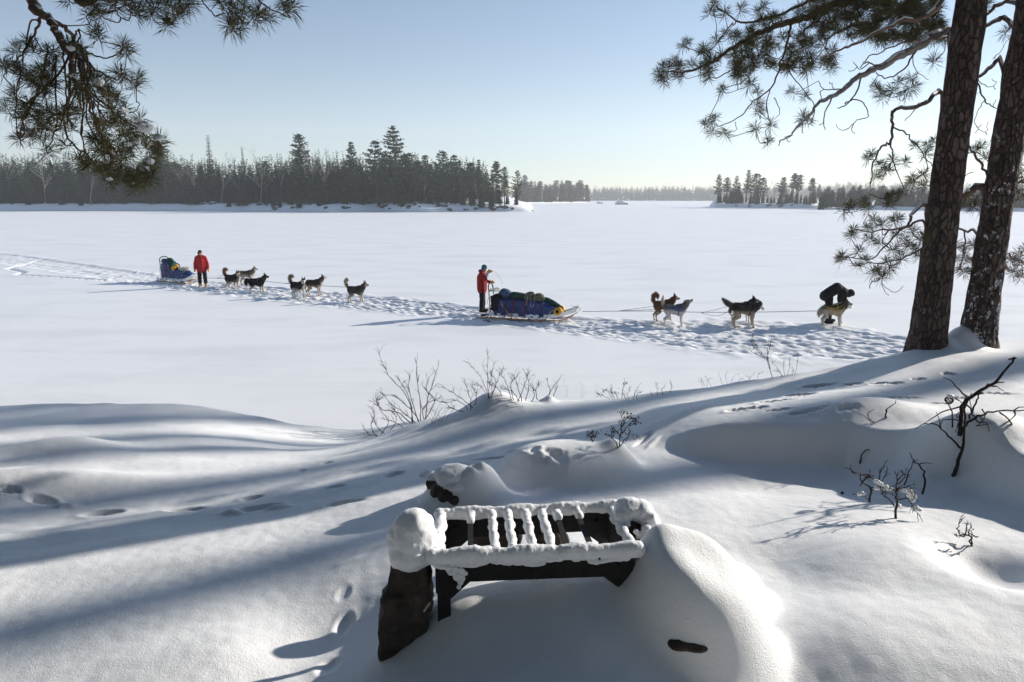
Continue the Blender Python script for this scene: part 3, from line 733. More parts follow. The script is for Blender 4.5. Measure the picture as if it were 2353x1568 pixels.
class Bough:
    def __init__(s, seed): s.sk = []; s.r = random.Random(seed); s.limbs = []; s.tw = MB(); s.tufts = []; s.snow = MB()
    def limb(s, pts, r0, r1, thin=False):
        p = smooth_path(pts, 5); n = len(p); j = .004 if thin else .008
        p = [q + Vector((s.r.gauss(0, j), s.r.gauss(0, j), s.r.gauss(0, j))) for q in p]
        rr = [r0 + (r1-r0)*(k/(n-1))**.8 for k in range(n)]
        if thin: s.tw.tube(p, rr, 5, wob=.1)
        else: s.limbs.append((p, rr))
        s.sk += [(q, r_) for q, r_ in zip(p, rr)][1:]
        return p
    def tuft(s, T, sc=1.0, snow=.15, dead=False):
        T = Vector(T); best = min(s.sk, key=lambda q: (q[0]-T).length + (.25 if q[1] > .02 else 0)); A = best[0]; d = (T-A).length
        if d > .03:
            mid = A.lerp(T, .5) + Vector((s.r.gauss(0, .13), s.r.gauss(0, .1), -.22 + s.r.gauss(0, .1)))*d
            q2 = A.lerp(T, .85) + Vector((s.r.gauss(0, .05), 0, -.16))*d
            pts = smooth_path([A, mid, q2, T], 4); r0 = min(.0075, .0045 + d*.006, best[1]*.9+.001); n = len(pts)
            s.tw.tube(pts, [r0 + (.0035-r0)*k/(n-1) for k in range(n)], 4, wob=.15)
            s.sk += [(q, .0045) for q in pts[2:-1]]
            ax = (pts[-1]-pts[-3]).normalized()
        else: ax = Vector((s.r.gauss(0, 1), s.r.gauss(0, 1), .6)).normalized()
        ax = (ax + Vector((0, 0, .25))).normalized()
        if not dead: s.tufts.append((T, ax, sc*s.r.uniform(.85, 1.15)))
        if s.r.random() < snow: lump(s.snow, T + Vector((0, 0, .03)), s.r.uniform(.018, .04), s.r)
    def build(s, root, nn=110, pale=False):
        for i_, (p, rr) in enumerate(s.limbs):
            mb = MB(); mb.tube(p, rr, 8, wob=.07); mb.build('branch', M['pale_limb'] if (pale and i_ == 0) else M['twig'], root)
            if rr[0] > .02:
                sb = MB(); sb.tube([q + Vector((0, 0, a*.62)) for q, a in zip(p, rr)], [a*.72*(s.r.random() < .72) + .001 for a in rr], 6, wob=.15); sb.build('branch_snow', M['snow_clump'], root)
        if s.tw.v: s.tw.build('twigs', M['twig'], root)
        if s.tufts: o = link('needles', needle_mesh(s.tufts, nn), root)
        if s.snow.v: s.snow.build('snow_clumps', M['snow_clump'], root)
def trunk_mesh(prof, seed, n=44, dz=.03, zmax=7.5):
    """prof: (z, x, y, r) knots"""
    z = np.concatenate([np.arange(prof[0][0], zmax, dz), np.arange(zmax, prof[-1][0], .8)])
    K = np.array(prof); X = np.interp(z, K[:, 0], K[:, 1]); Y = np.interp(z, K[:, 0], K[:, 2]); Rr = np.interp(z, K[:, 0], K[:, 3])
    th = np.linspace(0, 2*np.pi, n, endpoint=False); Z, T = np.meshgrid(z, th, indexing='ij')
    cx, cy = np.cos(T), np.sin(T); zb = prof[0][0]
    pl = np.abs(pnoise(cx*5+seed, cy*5, Z*1.9))**.6*.022 + pnoise(cx*9, cy*9+seed, Z*5)*.010 + pnoise(cx*1.2+seed, cy*1.2, Z*.8)*.012
    fl = .055*np.exp(-(Z-zb-.25)/.22).clip(0, 2)*(1+.5*np.cos(3*T+seed))
    rad = Rr[:, None] + pl + fl; x = X[:, None] + rad*cx; y = Y[:, None] + rad*cy
    m = len(z); idx = np.arange(m*n).reshape(m, n); nx = np.roll(idx, -1, axis=1)
    q = np.stack([idx[:-1], idx[1:], nx[1:], nx[:-1]], -1).reshape(-1, 4)
    me = bpy.data.meshes.new('trunk'); grid_mesh(me, np.stack([x, y, Z], -1).reshape(-1, 3), q); return me
def C5(x, y): return (1436.2 + x*.4763, y*.4763)
def C1(x, y): return (x*.3297, y*.3297)
def crown_above(b, x, y, z0, z1, seed, w_=3.2, n=16, side=None):
    """the unseen upper crown, so that the tree is whole"""
    r = random.Random(seed); c = MB(); t = MB()
    for i in range(n):
        z = z0 + (z1-z0)*(i+.5)/n; f = i/n; L = w_*(1-f*.75)*r.uniform(.6, 1.1); a = r.uniform(0, 6.28) if side is None else r.gauss(side, .9)
        d = Vector((math.cos(a), math.sin(a), .12)); p0 = Vector((x, y, z)); tip = p0 + d*L
        t.tube([p0, p0.lerp(tip, .5) - Vector((0, 0, .1)), tip], [.04, .025, .01], 5)
        for k in range(6): leafy(c, p0.lerp(tip, .35+.13*k) + Vector((r.gauss(0, .3), r.gauss(0, .3), .1)), .34, 16, r, 0, .5)
    t.build('branch', M['twig'], b); c.build('crown', M['pineg'], b, smooth=False)

def pine_left():
    root = empty('pine_tree', (0, 0, 0), label='near pine reaching in at the top left with a drooping snow tipped bough', cat='pine', group='big pines framing the view')
    X, Y = -6.6, 6.2; zb = h_at(X, Y) - .3
    o = link('trunk', trunk_mesh([(zb, X, Y, .24), (zb+2, X, Y, .21), (zb+8, X, Y, .17), (zb+16, X+.1, Y, .05)], 3, zmax=4), root); o.data.materials.append(M['bark'])
    D = 5.5; b = Bough(4); q = lambda x, y, d=0: P(*C1(x, y), D+d)
    b.limb([(X, Y, 7.6), (-5.2, 6.0, 7.9), (-4.6, 5.8, 7.4), q(180, -60, .1), q(230, 50), q(350, 150), q(400, 230, -.05), q(440, 320, -.1), q(500, 420)], .06, .018)
    b.limb([q(350, 150), q(450, 190, .1), q(520, 280, .2), q(580, 380, .2), q(620, 450, .1)], .02, .009)
    b.limb([q(400, 230), q(430, 330, -.1), q(500, 400, -.2), q(510, 600, -.2), q(440, 760, -.1)], .018, .007)
    b.limb([q(285, 110), q(250, 230, .2), q(180, 330, .2), q(110, 440, .1)], .012, .006)
    b.limb([q(290, 160), q(220, 150, .1), q(180, 300, .3), q(140, 500, .3), (q(110, 700, .2)), q(120, 900, .2), q(150, 1020, .1)], .008, .004, True)
    b.limb([q(580, 380), q(620, 500), q(610, 650), q(660, 850), q(740, 1000, -.1), q(800, 1130, -.2), q(860, 1200, -.2)], .015, .006)
    b.limb([q(560, 420), q(650, 480), q(730, 530), q(820, 570)], .010, .005)
    b.limb([q(590, 360), q(660, 385), q(740, 405), q(815, 385), q(860, 330)], .008, .004, True)
    b.limb([q(590, 400), q(600, 600, .2), q(760, 750, .2), q(880, 850, .2), q(1000, 930, .1), q(1080, 1000)], .010, .005)
    b.limb([q(500, 420), q(470, 650, .1), q(450, 850, .1), q(500, 1000), q(600, 1080), q(700, 1200)], .011, .005)
    b.limb([q(480, 400), q(330, 600, -.1), q(200, 720, -.2), q(160, 900, -.2), q(150, 960, -.2)], .009, .005)
    b.limb([q(520, 270), (q(545, 200)), (q(555, 240)), q(545, 300)], .008, .006, True)
    b.limb([q(900, 790), q(950, 770), q(975, 720), q(945, 710)], .004, .003, True)
    for k in range(15):
        x0 = b.r.uniform(330, 640); y0 = b.r.uniform(330, 480); x1 = x0 + (x0-470)*b.r.uniform(.3, 1.6) + b.r.uniform(-60, 120); y1 = b.r.uniform(700, 1120); dd = b.r.uniform(-.5, .3)
        b.limb([q(x0, y0, dd*.3), q(x0*.8+x1*.2+b.r.uniform(-30, 30), y0*.6+y1*.4, dd), q(x0*.4+x1*.6+b.r.uniform(-40, 40), y0*.25+y1*.75, dd), q(x1, y1, dd), q(x1+b.r.uniform(-30, 50), y1-b.r.uniform(-20, 40), dd)], .0085, .004, True)
    # bough along the top edge
    b.limb([(X, Y, 8.6), (-5.0, 6.1, 8.4), (-3.6, 5.9, 7.2), q(500, -90), q(700, -30), q(900, -20), q(1150, -60), q(1400, -60), q(1700, -70)], .05, .016)
    b.limb([q(1380, -50), q(1430, 40), q(1500, 110), q(1560, 90)], .007, .004, True)
    b.limb([q(1650, -80), q(1780, -10), q(1880, 60), q(1990, 110)], .009, .005, True)
    b.limb([q(820, -30), q(810, 90), q(900, 140), q(905, 60)], .006, .004, True)
    b.limb([q(1000, -30), q(1070, 70), q(1140, 130)], .006, .004, True)
    b.limb([q(1500, -70), q(1540, 30), q(1600, 110)], .007, .004, True)
    T = [(680, 250), (660, 205), (860, 320), (880, 370), (860, 540), (830, 510), (960, 540), (940, 600), (870, 770), (975, 840), (1000, 905), (1110, 985), (1100, 1040), (1040, 1150), (1060, 1120), (330, 1060), (50, 760), (30, 470), (20, 440), (110, 350), (100, 620), (130, 960), (210, 940), (170, 900), (550, 1100), (700, 1180), (760, 1250), (850, 1180), (1050, 1220), (1010, 1250), (940, 1300), (930, 1250), (600, 1150), (900, 1040), (780, 660), (820, 700), (740, 600), (500, 350), (240, 350), (200, 300), (560, 340), (1080, 1060), (760, 1180), (820, 1240), (680, 560), (720, 580), (1010, 960), (950, 960), (900, 900)]
    rr = b.r
    poly = [(60, 400), (230, 290), (480, 300), (620, 480), (800, 640), (930, 800), (1080, 1000), (1090, 1180), (1000, 1270), (780, 1230), (600, 1120), (420, 1060), (260, 980), (150, 930), (90, 640)]
    def inside(x, y, pl):
        c = False
        for i in range(len(pl)):
            (x1, y1), (x2, y2) = pl[i], pl[i-1]
            if (y1 > y) != (y2 > y) and x < (x2-x1)*(y-y1)/(y2-y1)+x1: c = not c
        return c
    while len(T) < 125:
        x, y = rr.uniform(0, 1150), rr.uniform(280, 1300)
        if inside(x, y, poly): T.append((x, y))
    TT = [(660, 60), (620, 100), (700, 90), (780, 30), (640, 20), (690, -30), (880, 10), (940, 50), (1020, 20), (1090, 50), (1170, 140), (1160, 170), (1200, 40), (1280, 60), (1240, 100), (1320, 20), (1150, 20), (1600, 50), (1640, 130), (1620, 190), (1680, 190), (1590, 160), (1700, 20), (1780, 110), (1800, 80), (1870, 120), (2010, 70), (1970, 30), (2030, 40), (1050, 100), (950, 90), (830, -20), (1100, -20), (470, -20), (1660, 80), (1540, 10), (1730, -30), (1250, -20), (1380, -30), (1000, -40)]
    nodes = [P(*C1(x, y), D + rr.uniform(-.45, .45)) for x, y in T]
    nodes.sort(key=lambda p: min((p-s_[0]).length for s_ in b.sk))
    for p in nodes: b.tuft(p, 1.0, .14)
    for x, y in TT: b.tuft(P(*C1(x, y), D + rr.uniform(-.25, .25)), 1.0, .14)
    for x, y, s_ in [(1000, 895, .075), (960, 835, .05), (1030, 900, .06), (690, 570, .06), (490, 340, .04), (1110, 965, .045), (1010, 1180, .045), (1040, 1130, .045), (760, 1250, .03), (890, 1150, .03), (940, 990, .045), (860, 770, .04)]:
        lump(b.snow, P(*C1(x, y), D-.35), s_*.72, rr)
    for k in range(8):
        a = rr.uniform(0, 6.28)
    b.build(root, 84); crown_above(root, X, Y, 9, 17, 5, side=2.6)
pine_left()

def pines_right():
    # ---- left of the pair: dark trunk
    g0 = ground(2127, 800); print('trunk1', g0)
    X1, Y1 = 5.03, 8.10; zb = h_at(X1, Y1) - .35
    root = empty('pine_tree', (0, 0, 0), label='left one of the two big pines, dark trunk with a long pale limb', cat='pine', group='big pines framing the view')
    o = link('trunk', trunk_mesh([(zb, X1, Y1, .192), (zb+.5, X1, Y1, .180), (3.4, X1, Y1, .170), (4.6, X1, Y1, .159), (6.3, X1+.02, Y1, .146), (12, X1, Y1, .13), (20, X1, Y1, .04)], 1), root); o.data.materials.append(M['bark'])
    D = 8.0; b = Bough(8); q = lambda x, y, d=0: P(*C5(x, y), D+d)
    lm = b.limb
    lm([(X1-.1, Y1, 5.72), q(1570, 155, -.1), q(1480, 185, -.3), q(1400, 230, -.4), q(1300, 285, -.5), q(1220, 330, -.5), q(1130, 370, -.5), q(1060, 430, -.5), q(1000, 465, -.5), q(930, 500, -.5), q(880, 570, -.5), q(800, 650, -.5), q(740, 690, -.5)], .062, .005)
    lm([q(1140, 375, -.5), q(1110, 460, -.5), q(1060, 510, -.5), q(1020, 525, -.5)], .010, .005, True)
    lm([q(1060, 500, -.5), q(1110, 480, -.5), q(1150, 500, -.5), q(1175, 560, -.5), q(1120, 580, -.5), q(1080, 620, -.5)], .008, .004, True)
    lm([q(1000, 470, -.5), q(960, 560, -.5), q(965, 630, -.5)], .009, .004, True)
    lm([q(1060, 430, -.5), q(960, 430, -.5), q(935, 390, -.5)], .007, .004, True)
    lm([q(1220, 330, -.5), q(1170, 300, -.6), q(1130, 330, -.7)], .010, .005, True)
    lm([q(1400, 240, -.4), q(1350, 330, -.4), q(1260, 380, -.4), q(1210, 350, -.4)], .012, .005)
    lm([q(1400, 240, -.3), q(1390, 300, -.2), q(1410, 350, -.2), q(1465, 385, -.2)], .007, .003, True)
    # big boughs from above the frame
    lm([(X1, Y1, 7.6), q(1400, -120, 0), q(1250, -60, .3), q(1090, 0, .3), q(1000, 20, .3), q(900, 75, .3), q(800, 105, .3), q(700, 135, .3), q(600, 185, .3), q(480, 260, .3), q(400, 310, .3), q(300, 350, .3), q(180, 345, .3)], .075, .007)
    lm([q(1000, 20, .3), q(940, 90, .1), q(870, 140, 0), q(855, 230, -.1)], .018, .007)
    lm([q(1090, -60, .6), q(960, -20, .7), q(860, 20, .7), q(700, 90, .7), q(560, 110, .7), q(440, 30, .7)], .03, .007)
    lm([q(800, 105, .3), q(790, 170, .2), q(770, 240, .2), q(740, 340, .2), q(700, 430, .2), q(620, 490, .2), q(560, 560, .2), q(470, 605, .2), q(430, 600, .2)], .016, .004)
    lm([q(760, 290, .2), q(810, 370, .1), q(880, 460, .1), q(915, 520, .1), (q(900, 590, .1))], .008, .004, True)
    lm([q(700, 430, .2), q(680, 520, .2), q(700, 590, .2), q(680, 640, .2), q(690, 680, .2)], .007, .004, True)
    lm([q(720, 470, .2), q(745, 540, .2), q(720, 580, .2)], .006, .003, True)
    lm([q(530, 590, .2), q(535, 630, .2), q(480, 645, .2)], .005, .003, True)
    lm([q(520, 110, .5), q(480, 160, .5), q(400, 250, .4), q(300, 230, .4), q(280, 215, .4)], .010, .004, True)
    lm([q(560, 200, .3), q(560, 290, .4), q(480, 360, .4), q(400, 380, .4), q(370, 400, .4)], .011, .004)
    lm([q(600, 190, .3), q(620, 330, .2), q(560, 400, .2), q(470, 430, .2), q(450, 480, .2)], .009, .004, True)
    lm([(X1, Y1, 6.9), q(1500, 40, -.5), q(1400, 90, -.6), q(1260, 130, -.7), q(1140, 200, -.7), q(1040, 240, -.7), q(950, 280, -.7)], .035, .006)
    lm([(X1, Y1, 7.2), q(1480, -60, .4), q(1350, 20, .5), q(1230, 100, .5), q(1120, 120, .5), q(1000, 170, .5), q(960, 240, .5)], .04, .006)
    lm([q(1560, 170, -.2), q(1450, 200, -.6), q(1330, 210, -.8), q(1220, 260, -.9), q(1150, 300, -.9)], .012, .005)
    # lower left bough
    lm([(X1-.12, Y1, 4.55), q(1530, 460, 0), q(1450, 500, -.4), q(1380, 520, -.4), q(1295, 535, -.4), q(1290, 600, -.4), q(1282, 690, -.4), q(1240, 705, -.4), q(1200, 780, -.4), q(1185, 880, -.4), q(1180, 950, -.4)], .030, .005)
    lm([q(1290, 610, -.4), q(1370, 660, -.5), q(1420, 720, -.5), q(1480, 800, -.5)], .010, .005)
    lm([q(1282, 700, -.4), q(1300, 800, -.4), q(1345, 900, -.4)], .009, .004)
    lm([q(1420, 505, -.4), q(1390, 540, -.4), q(1350, 585, -.4)], .007, .004, True)
    # waist high bough
    lm([(X1-.15, Y1, 3.62), q(1455, 1005, .05), q(1390, 1025, -.5), q(1360, 1090, -.6), q(1250, 1112, -.6), q(1110, 1110, -.6)], .028, .005)
    lm([(X1-.15, Y1, 3.33), q(1450, 1080, 0), q(1350, 1100, -.2), q(1260, 1180, -.2), q(1190, 1250, -.2), q(1080, 1245, -.2)], .018, .005)
    lm([q(1450, 1190, -.2), q(1330, 1250, -.1), q(1220, 1270, -.1), q(1120, 1280, -.1)], .012, .004)
    lm([q(1260, 1300, -.1), q(1240, 1350, -.1), q(1250, 1400, -.1), q(1270, 1425, -.1)], .005, .003, True)
    lm([q(1240, 1370, -.1), q(1300, 1410, -.1), q(1345, 1385, -.1)], .004, .003, True)
    T = [(280, 220), (300, 200), (185, 320), (160, 350), (240, 300), (320, 310), (370, 250), (400, 370), (440, 190), (490, 160), (430, 20), (410, 50), (480, 60), (560, 40), (640, 60), (670, 30), (470, 430), (600, 410), (640, 500), (650, 540), (430, 570), (480, 640), (420, 630), (390, 595), (630, 620), (690, 680), (705, 600), (860, 560), (880, 580), (805, 440), (870, 460), (870, 340), (890, 320), (960, 290), (840, 290), (1000, 110), (1010, 90), (1230, 430), (1240, 460), (1290, 440), (1350, 450), (1390, 420), (1320, 390), (1380, 380), (1210, 410), (1490, 290), (640, 440), (560, 340), (540, 300)]
    rr = b.r
    for _ in range(290):
        t_ = rr.random(); x = 180 + 1350*t_; 
        top = 330 - 420*min(1, t_*1.6) if t_ < .5 else -20; bot = 400 - 90*t_ if t_ < .3 else (330 if t_ < .62 else 190)
        y = rr.uniform(max(-60, top), bot)
        if (x < 420 and y < 180) or (x < 520 and rr.random() < .72): continue
        T.append((x, y))
    T2 = [(1170, 760), (1190, 740), (1460, 700), (1490, 680), (1450, 740), (1250, 820), (1380, 880), (1440, 840), (1230, 790), (1400, 700), (1390, 860), (1150, 970), (1170, 1000), (1060, 1010), (1090, 990), (1290, 940), (1200, 1060), (1100, 1110), (1090, 1130), (1300, 1060), (1320, 1050), (1390, 1110), (1050, 1230), (1040, 1250), (1120, 1280), (1130, 1205), (1180, 1150), (1240, 1330), (1280, 1290), (1330, 1240), (1160, 1250), (1400, 1200), (1450, 1140), (1230, 1170), (1350, 1150), (1300, 1200), (1260, 1260), (1220, 1300), (1200, 1310), (1270, 820), (1350, 780), (1210, 850), (1330, 930), (1260, 950), (1280, 980), (1370, 1180), (1420, 1230), (1310, 1130), (1240, 1080), (1170, 1100), (1430, 1150), (1290, 770), (1440, 890)]
    for _ in range(46): T.append((rr.uniform(880, 1560), rr.uniform(-50, 200)))
    N1 = [q(x, y, rr.uniform(-.3, .8)) for x, y in T]; N1.sort(key=lambda p: min((p-s_[0]).length for s_ in b.sk))
    for p in N1: b.tuft(p, 1.06, .10)
    N2 = [q(x, y, rr.uniform(-.6, 0)) for x, y in T2]; N2.sort(key=lambda p: min((p-s_[0]).length for s_ in b.sk))
    for p in N2: b.tuft(p, 1.0, .10)
    for x, y in [(1000, 400), (985, 395), (940, 440), (950, 480), (1020, 600), (1110, 640), (940, 600), (860, 640), (770, 660), (800, 680), (740, 700), (1180, 420), (1100, 300), (1080, 340), (1420, 90), (1340, 60), (1470, 130), (1300, 100), (1190, 1350), (1180, 1390)]: b.tuft(q(x, y, -.4), 1, 0, True)
    b.build(root, 92, True); crown_above(root, X1, Y1, 8.5, 19, 15, 3.6, 20)
    # ---- right of the pair: snow plastered trunk
    X2, Y2 = 5.74, 8.25; zb2 = h_at(X2, Y2) - .35
    r2 = empty('pine_tree', (0, 0, 0), label='right one of the two big pines, trunk speckled with stuck snow', cat='pine', group='big pines framing the view')
    me = trunk_mesh([(zb2, X2, Y2, .178), (zb2+.5, X2, Y2, .166), (3.4, X2, Y2, .156), (4.6, X2+.02, Y2, .145), (6.3, X2+.07, Y2, .13), (12, X2, Y2, .11), (18, X2, Y2, .04)], 6)
    me.transform(Matrix.Translation((0, 0, -zb2))); o = link('trunk', me, r2, loc=(0, 0, zb2)); me.materials.append(M['bark_snow'])
    b = Bough(9); lm = b.limb; q = lambda x, y, d=0: P(*C5(x, y), 8.35+d)
    lm([(X2, Y2, 4.0), q(1720, 900, -.2), q(1640, 945, -.3), q(1560, 975, .2)], .05, .028)
    lm([(X2, Y2, 5.1), q(1820, 290), q(1760, 330), q(1700, 375), q(1640, 420, .2)], .035, .012)
    lm([q(1700, 375), q(1720, 450), q(1750, 500), q(1790, 520)], .012, .006)
    lm([q(1740, 480), q(1700, 540), q(1690, 600), q(1740, 640), q(1750, 590)], .006, .003, True)
    lm([q(1700, 390), q(1760, 420), q(1790, 400)], .006, .003, True)
    lm([q(1800, 540), q(1780, 620), q(1760, 700)], .006, .003, True)
    lm([(X2, Y2, 4.1), q(1750, 850), q(1700, 770), q(1650, 700, .2), q(1600, 660, .3)], .02, .01)
    lm([q(1650, 740), q(1700, 740), q(1765, 775)], .008, .004, True)
    lm([(X2, Y2, 6.0), q(1840, 90), q(1780, 110), q(1720, 145), q(1700, 210), q(1650, 260, .2)], .034, .012)
    lm([(X2, Y2, 6.3), q(1850, 10), q(1790, 35), q(1740, 75), q(1690, 110)], .03, .014)
    lm([q(1780, 280), q(1810, 250), q(1840, 200)], .006, .003, True)
    lm([q(1680, 830), q(1630, 860), q(1590, 900)], .006, .003, True)
    lm([(X2, Y2, 3.2), q(1700, 1128, -.1), q(1640, 1115, .1), q(1570, 1090, .2)], .022, .009)
    lm([q(1640, 1115), q(1635, 1200), q(1620, 1290)], .010, .004)
    lm([(X2, Y2, 2.85), q(1830, 1240, -.2), q(1880, 1255, -.2), q(1990, 1275, -.2)], .014, .005)
    lm([(X2, Y2, 2.75), q(1800, 1285, -.3), q(1870, 1310, -.3), q(1925, 1340, -.3)], .011, .004)
    lm([(X2, Y2, 4.0), q(1870, 900, .3), q(1930, 880, .3), q(2000, 860, .3)], .018, .006)
    lm([(X2, Y2, 4.4), q(1880, 770, .4), q(1930, 690, .4), q(1990, 640, .4)], .016, .006)
    lm([q(1880, 900, .3), q(1900, 930, .3), q(1885, 980, .3)], .006, .003, True)
    for x, y in [(1690, 720), (1720, 700), (1740, 760), (1640, 980), (1700, 975), (1670, 1000), (1650, 950), (1635, 1190), (1640, 1230), (1660, 1260), (1625, 1300), (1600, 1250), (1650, 1310), (1590, 1180), (1810, 1275), (1815, 1290), (1900, 790), (1890, 860), (1905, 830), (1920, 870), (1870, 840), (1900, 1230), (1925, 1200), (1880, 1310), (1910, 1330), (1860, 1250), (1915, 600), (1925, 560), (1925, 730), (1900, 1260), (1840, 150), (1690, 30), (1750, 20), (1920, 940), (1895, 920), (1680, 1180), (1720, 1010)]: b.tuft(q(x, y, rr.uniform(-.2, .4)), 1, .1)
    for x, y in [(1700, 450), (1790, 430), (1770, 380), (1720, 600), (1690, 640), (1750, 650), (1740, 710), (1775, 285), (1790, 480), (1880, 960), (1900, 960), (1630, 850)]: b.tuft(q(x, y), 1, 0, True)
    b.build(r2, 92); crown_above(r2, X2, Y2, 8.0, 17, 25, 3.2, 18)
pines_right()

# ---------------------------------------------------------------- pines standing outside the frame whose shadows fall across the drifts
def shade_trees():
    r = random.Random(12); hp = []
    for i in range(3):
        t, c = pine_mesh(21, 3.2, 90+i, [.62, .66, .58][i], .1, [8, 7, 9][i], thin=.8)
        o = c.build('crown', [M['pineg'], M['fsnow']], smooth=False); cm = o.data; bpy.data.objects.remove(o)
        o = t.build('trunk', M['trunk']); tm = o.data; bpy.data.objects.remove(o); hp.append((cm, tm))
    for i, (x, y, s) in enumerate(SHADE):
        cm, tm = hp[i % 3]; z = h_at(x, y) - .2
        e = empty('pine_tree', (x, y, z), r.uniform(0, 6), label='tall high crowned pine further along the right bank, beside the view', cat='pine', group='pines along the right bank')
        e.scale = (s, s, s); link('crown', cm, e); link('trunk', tm, e)
SHADE = [(27, 19.1, 1.25), (27.5, 21.4, 1.25), (28, 23.2, 1.2), (26.5, 23.6, 1.15), (26, 24.0, 1.0), (28, 26.6, .95)]
shade_trees()

def camp_wood():
    r = random.Random(31)
    L = [(-3.4, -3.6), (3.6, -4.2), (.2, -6.0), (-8.5, -2.0), (-9.5, 2.6), (8.2, -3.6), (11.5, -.5), (-6.3, -6.5), (6.5, -8), (-12.5, -4.5), (-1.5, -10), (13, -6), (-9.5, -10.5), (4, -13), (11, -12), (-14.5, 1.5), (16, -2), (-4, -14), (-13.8, 5.2)]
    for i, (x, y) in enumerate(L):
        k = 'pine%d' % (0, 2, 4)[i % 3] if i % 4 != 3 else 'spruce%d' % (2, 4)[i % 2]
        cm, tm, hh = GM[k]; s = r.uniform(1.1, 1.3); z = h_at(x, y) - .2
        e = empty('pine_tree' if k[0] == 'p' else 'spruce_tree', (x, y, z), r.uniform(0, 6), label='tree of the wood behind the camp, out of view', cat='pine' if k[0] == 'p' else 'spruce', group='wood behind the camp')
        wd = 1.35 if k[0] == 'p' else 1.5
        e.scale = (s*wd, s*wd, s); link('crown', cm, e); link('trunk', tm, e)
camp_wood()
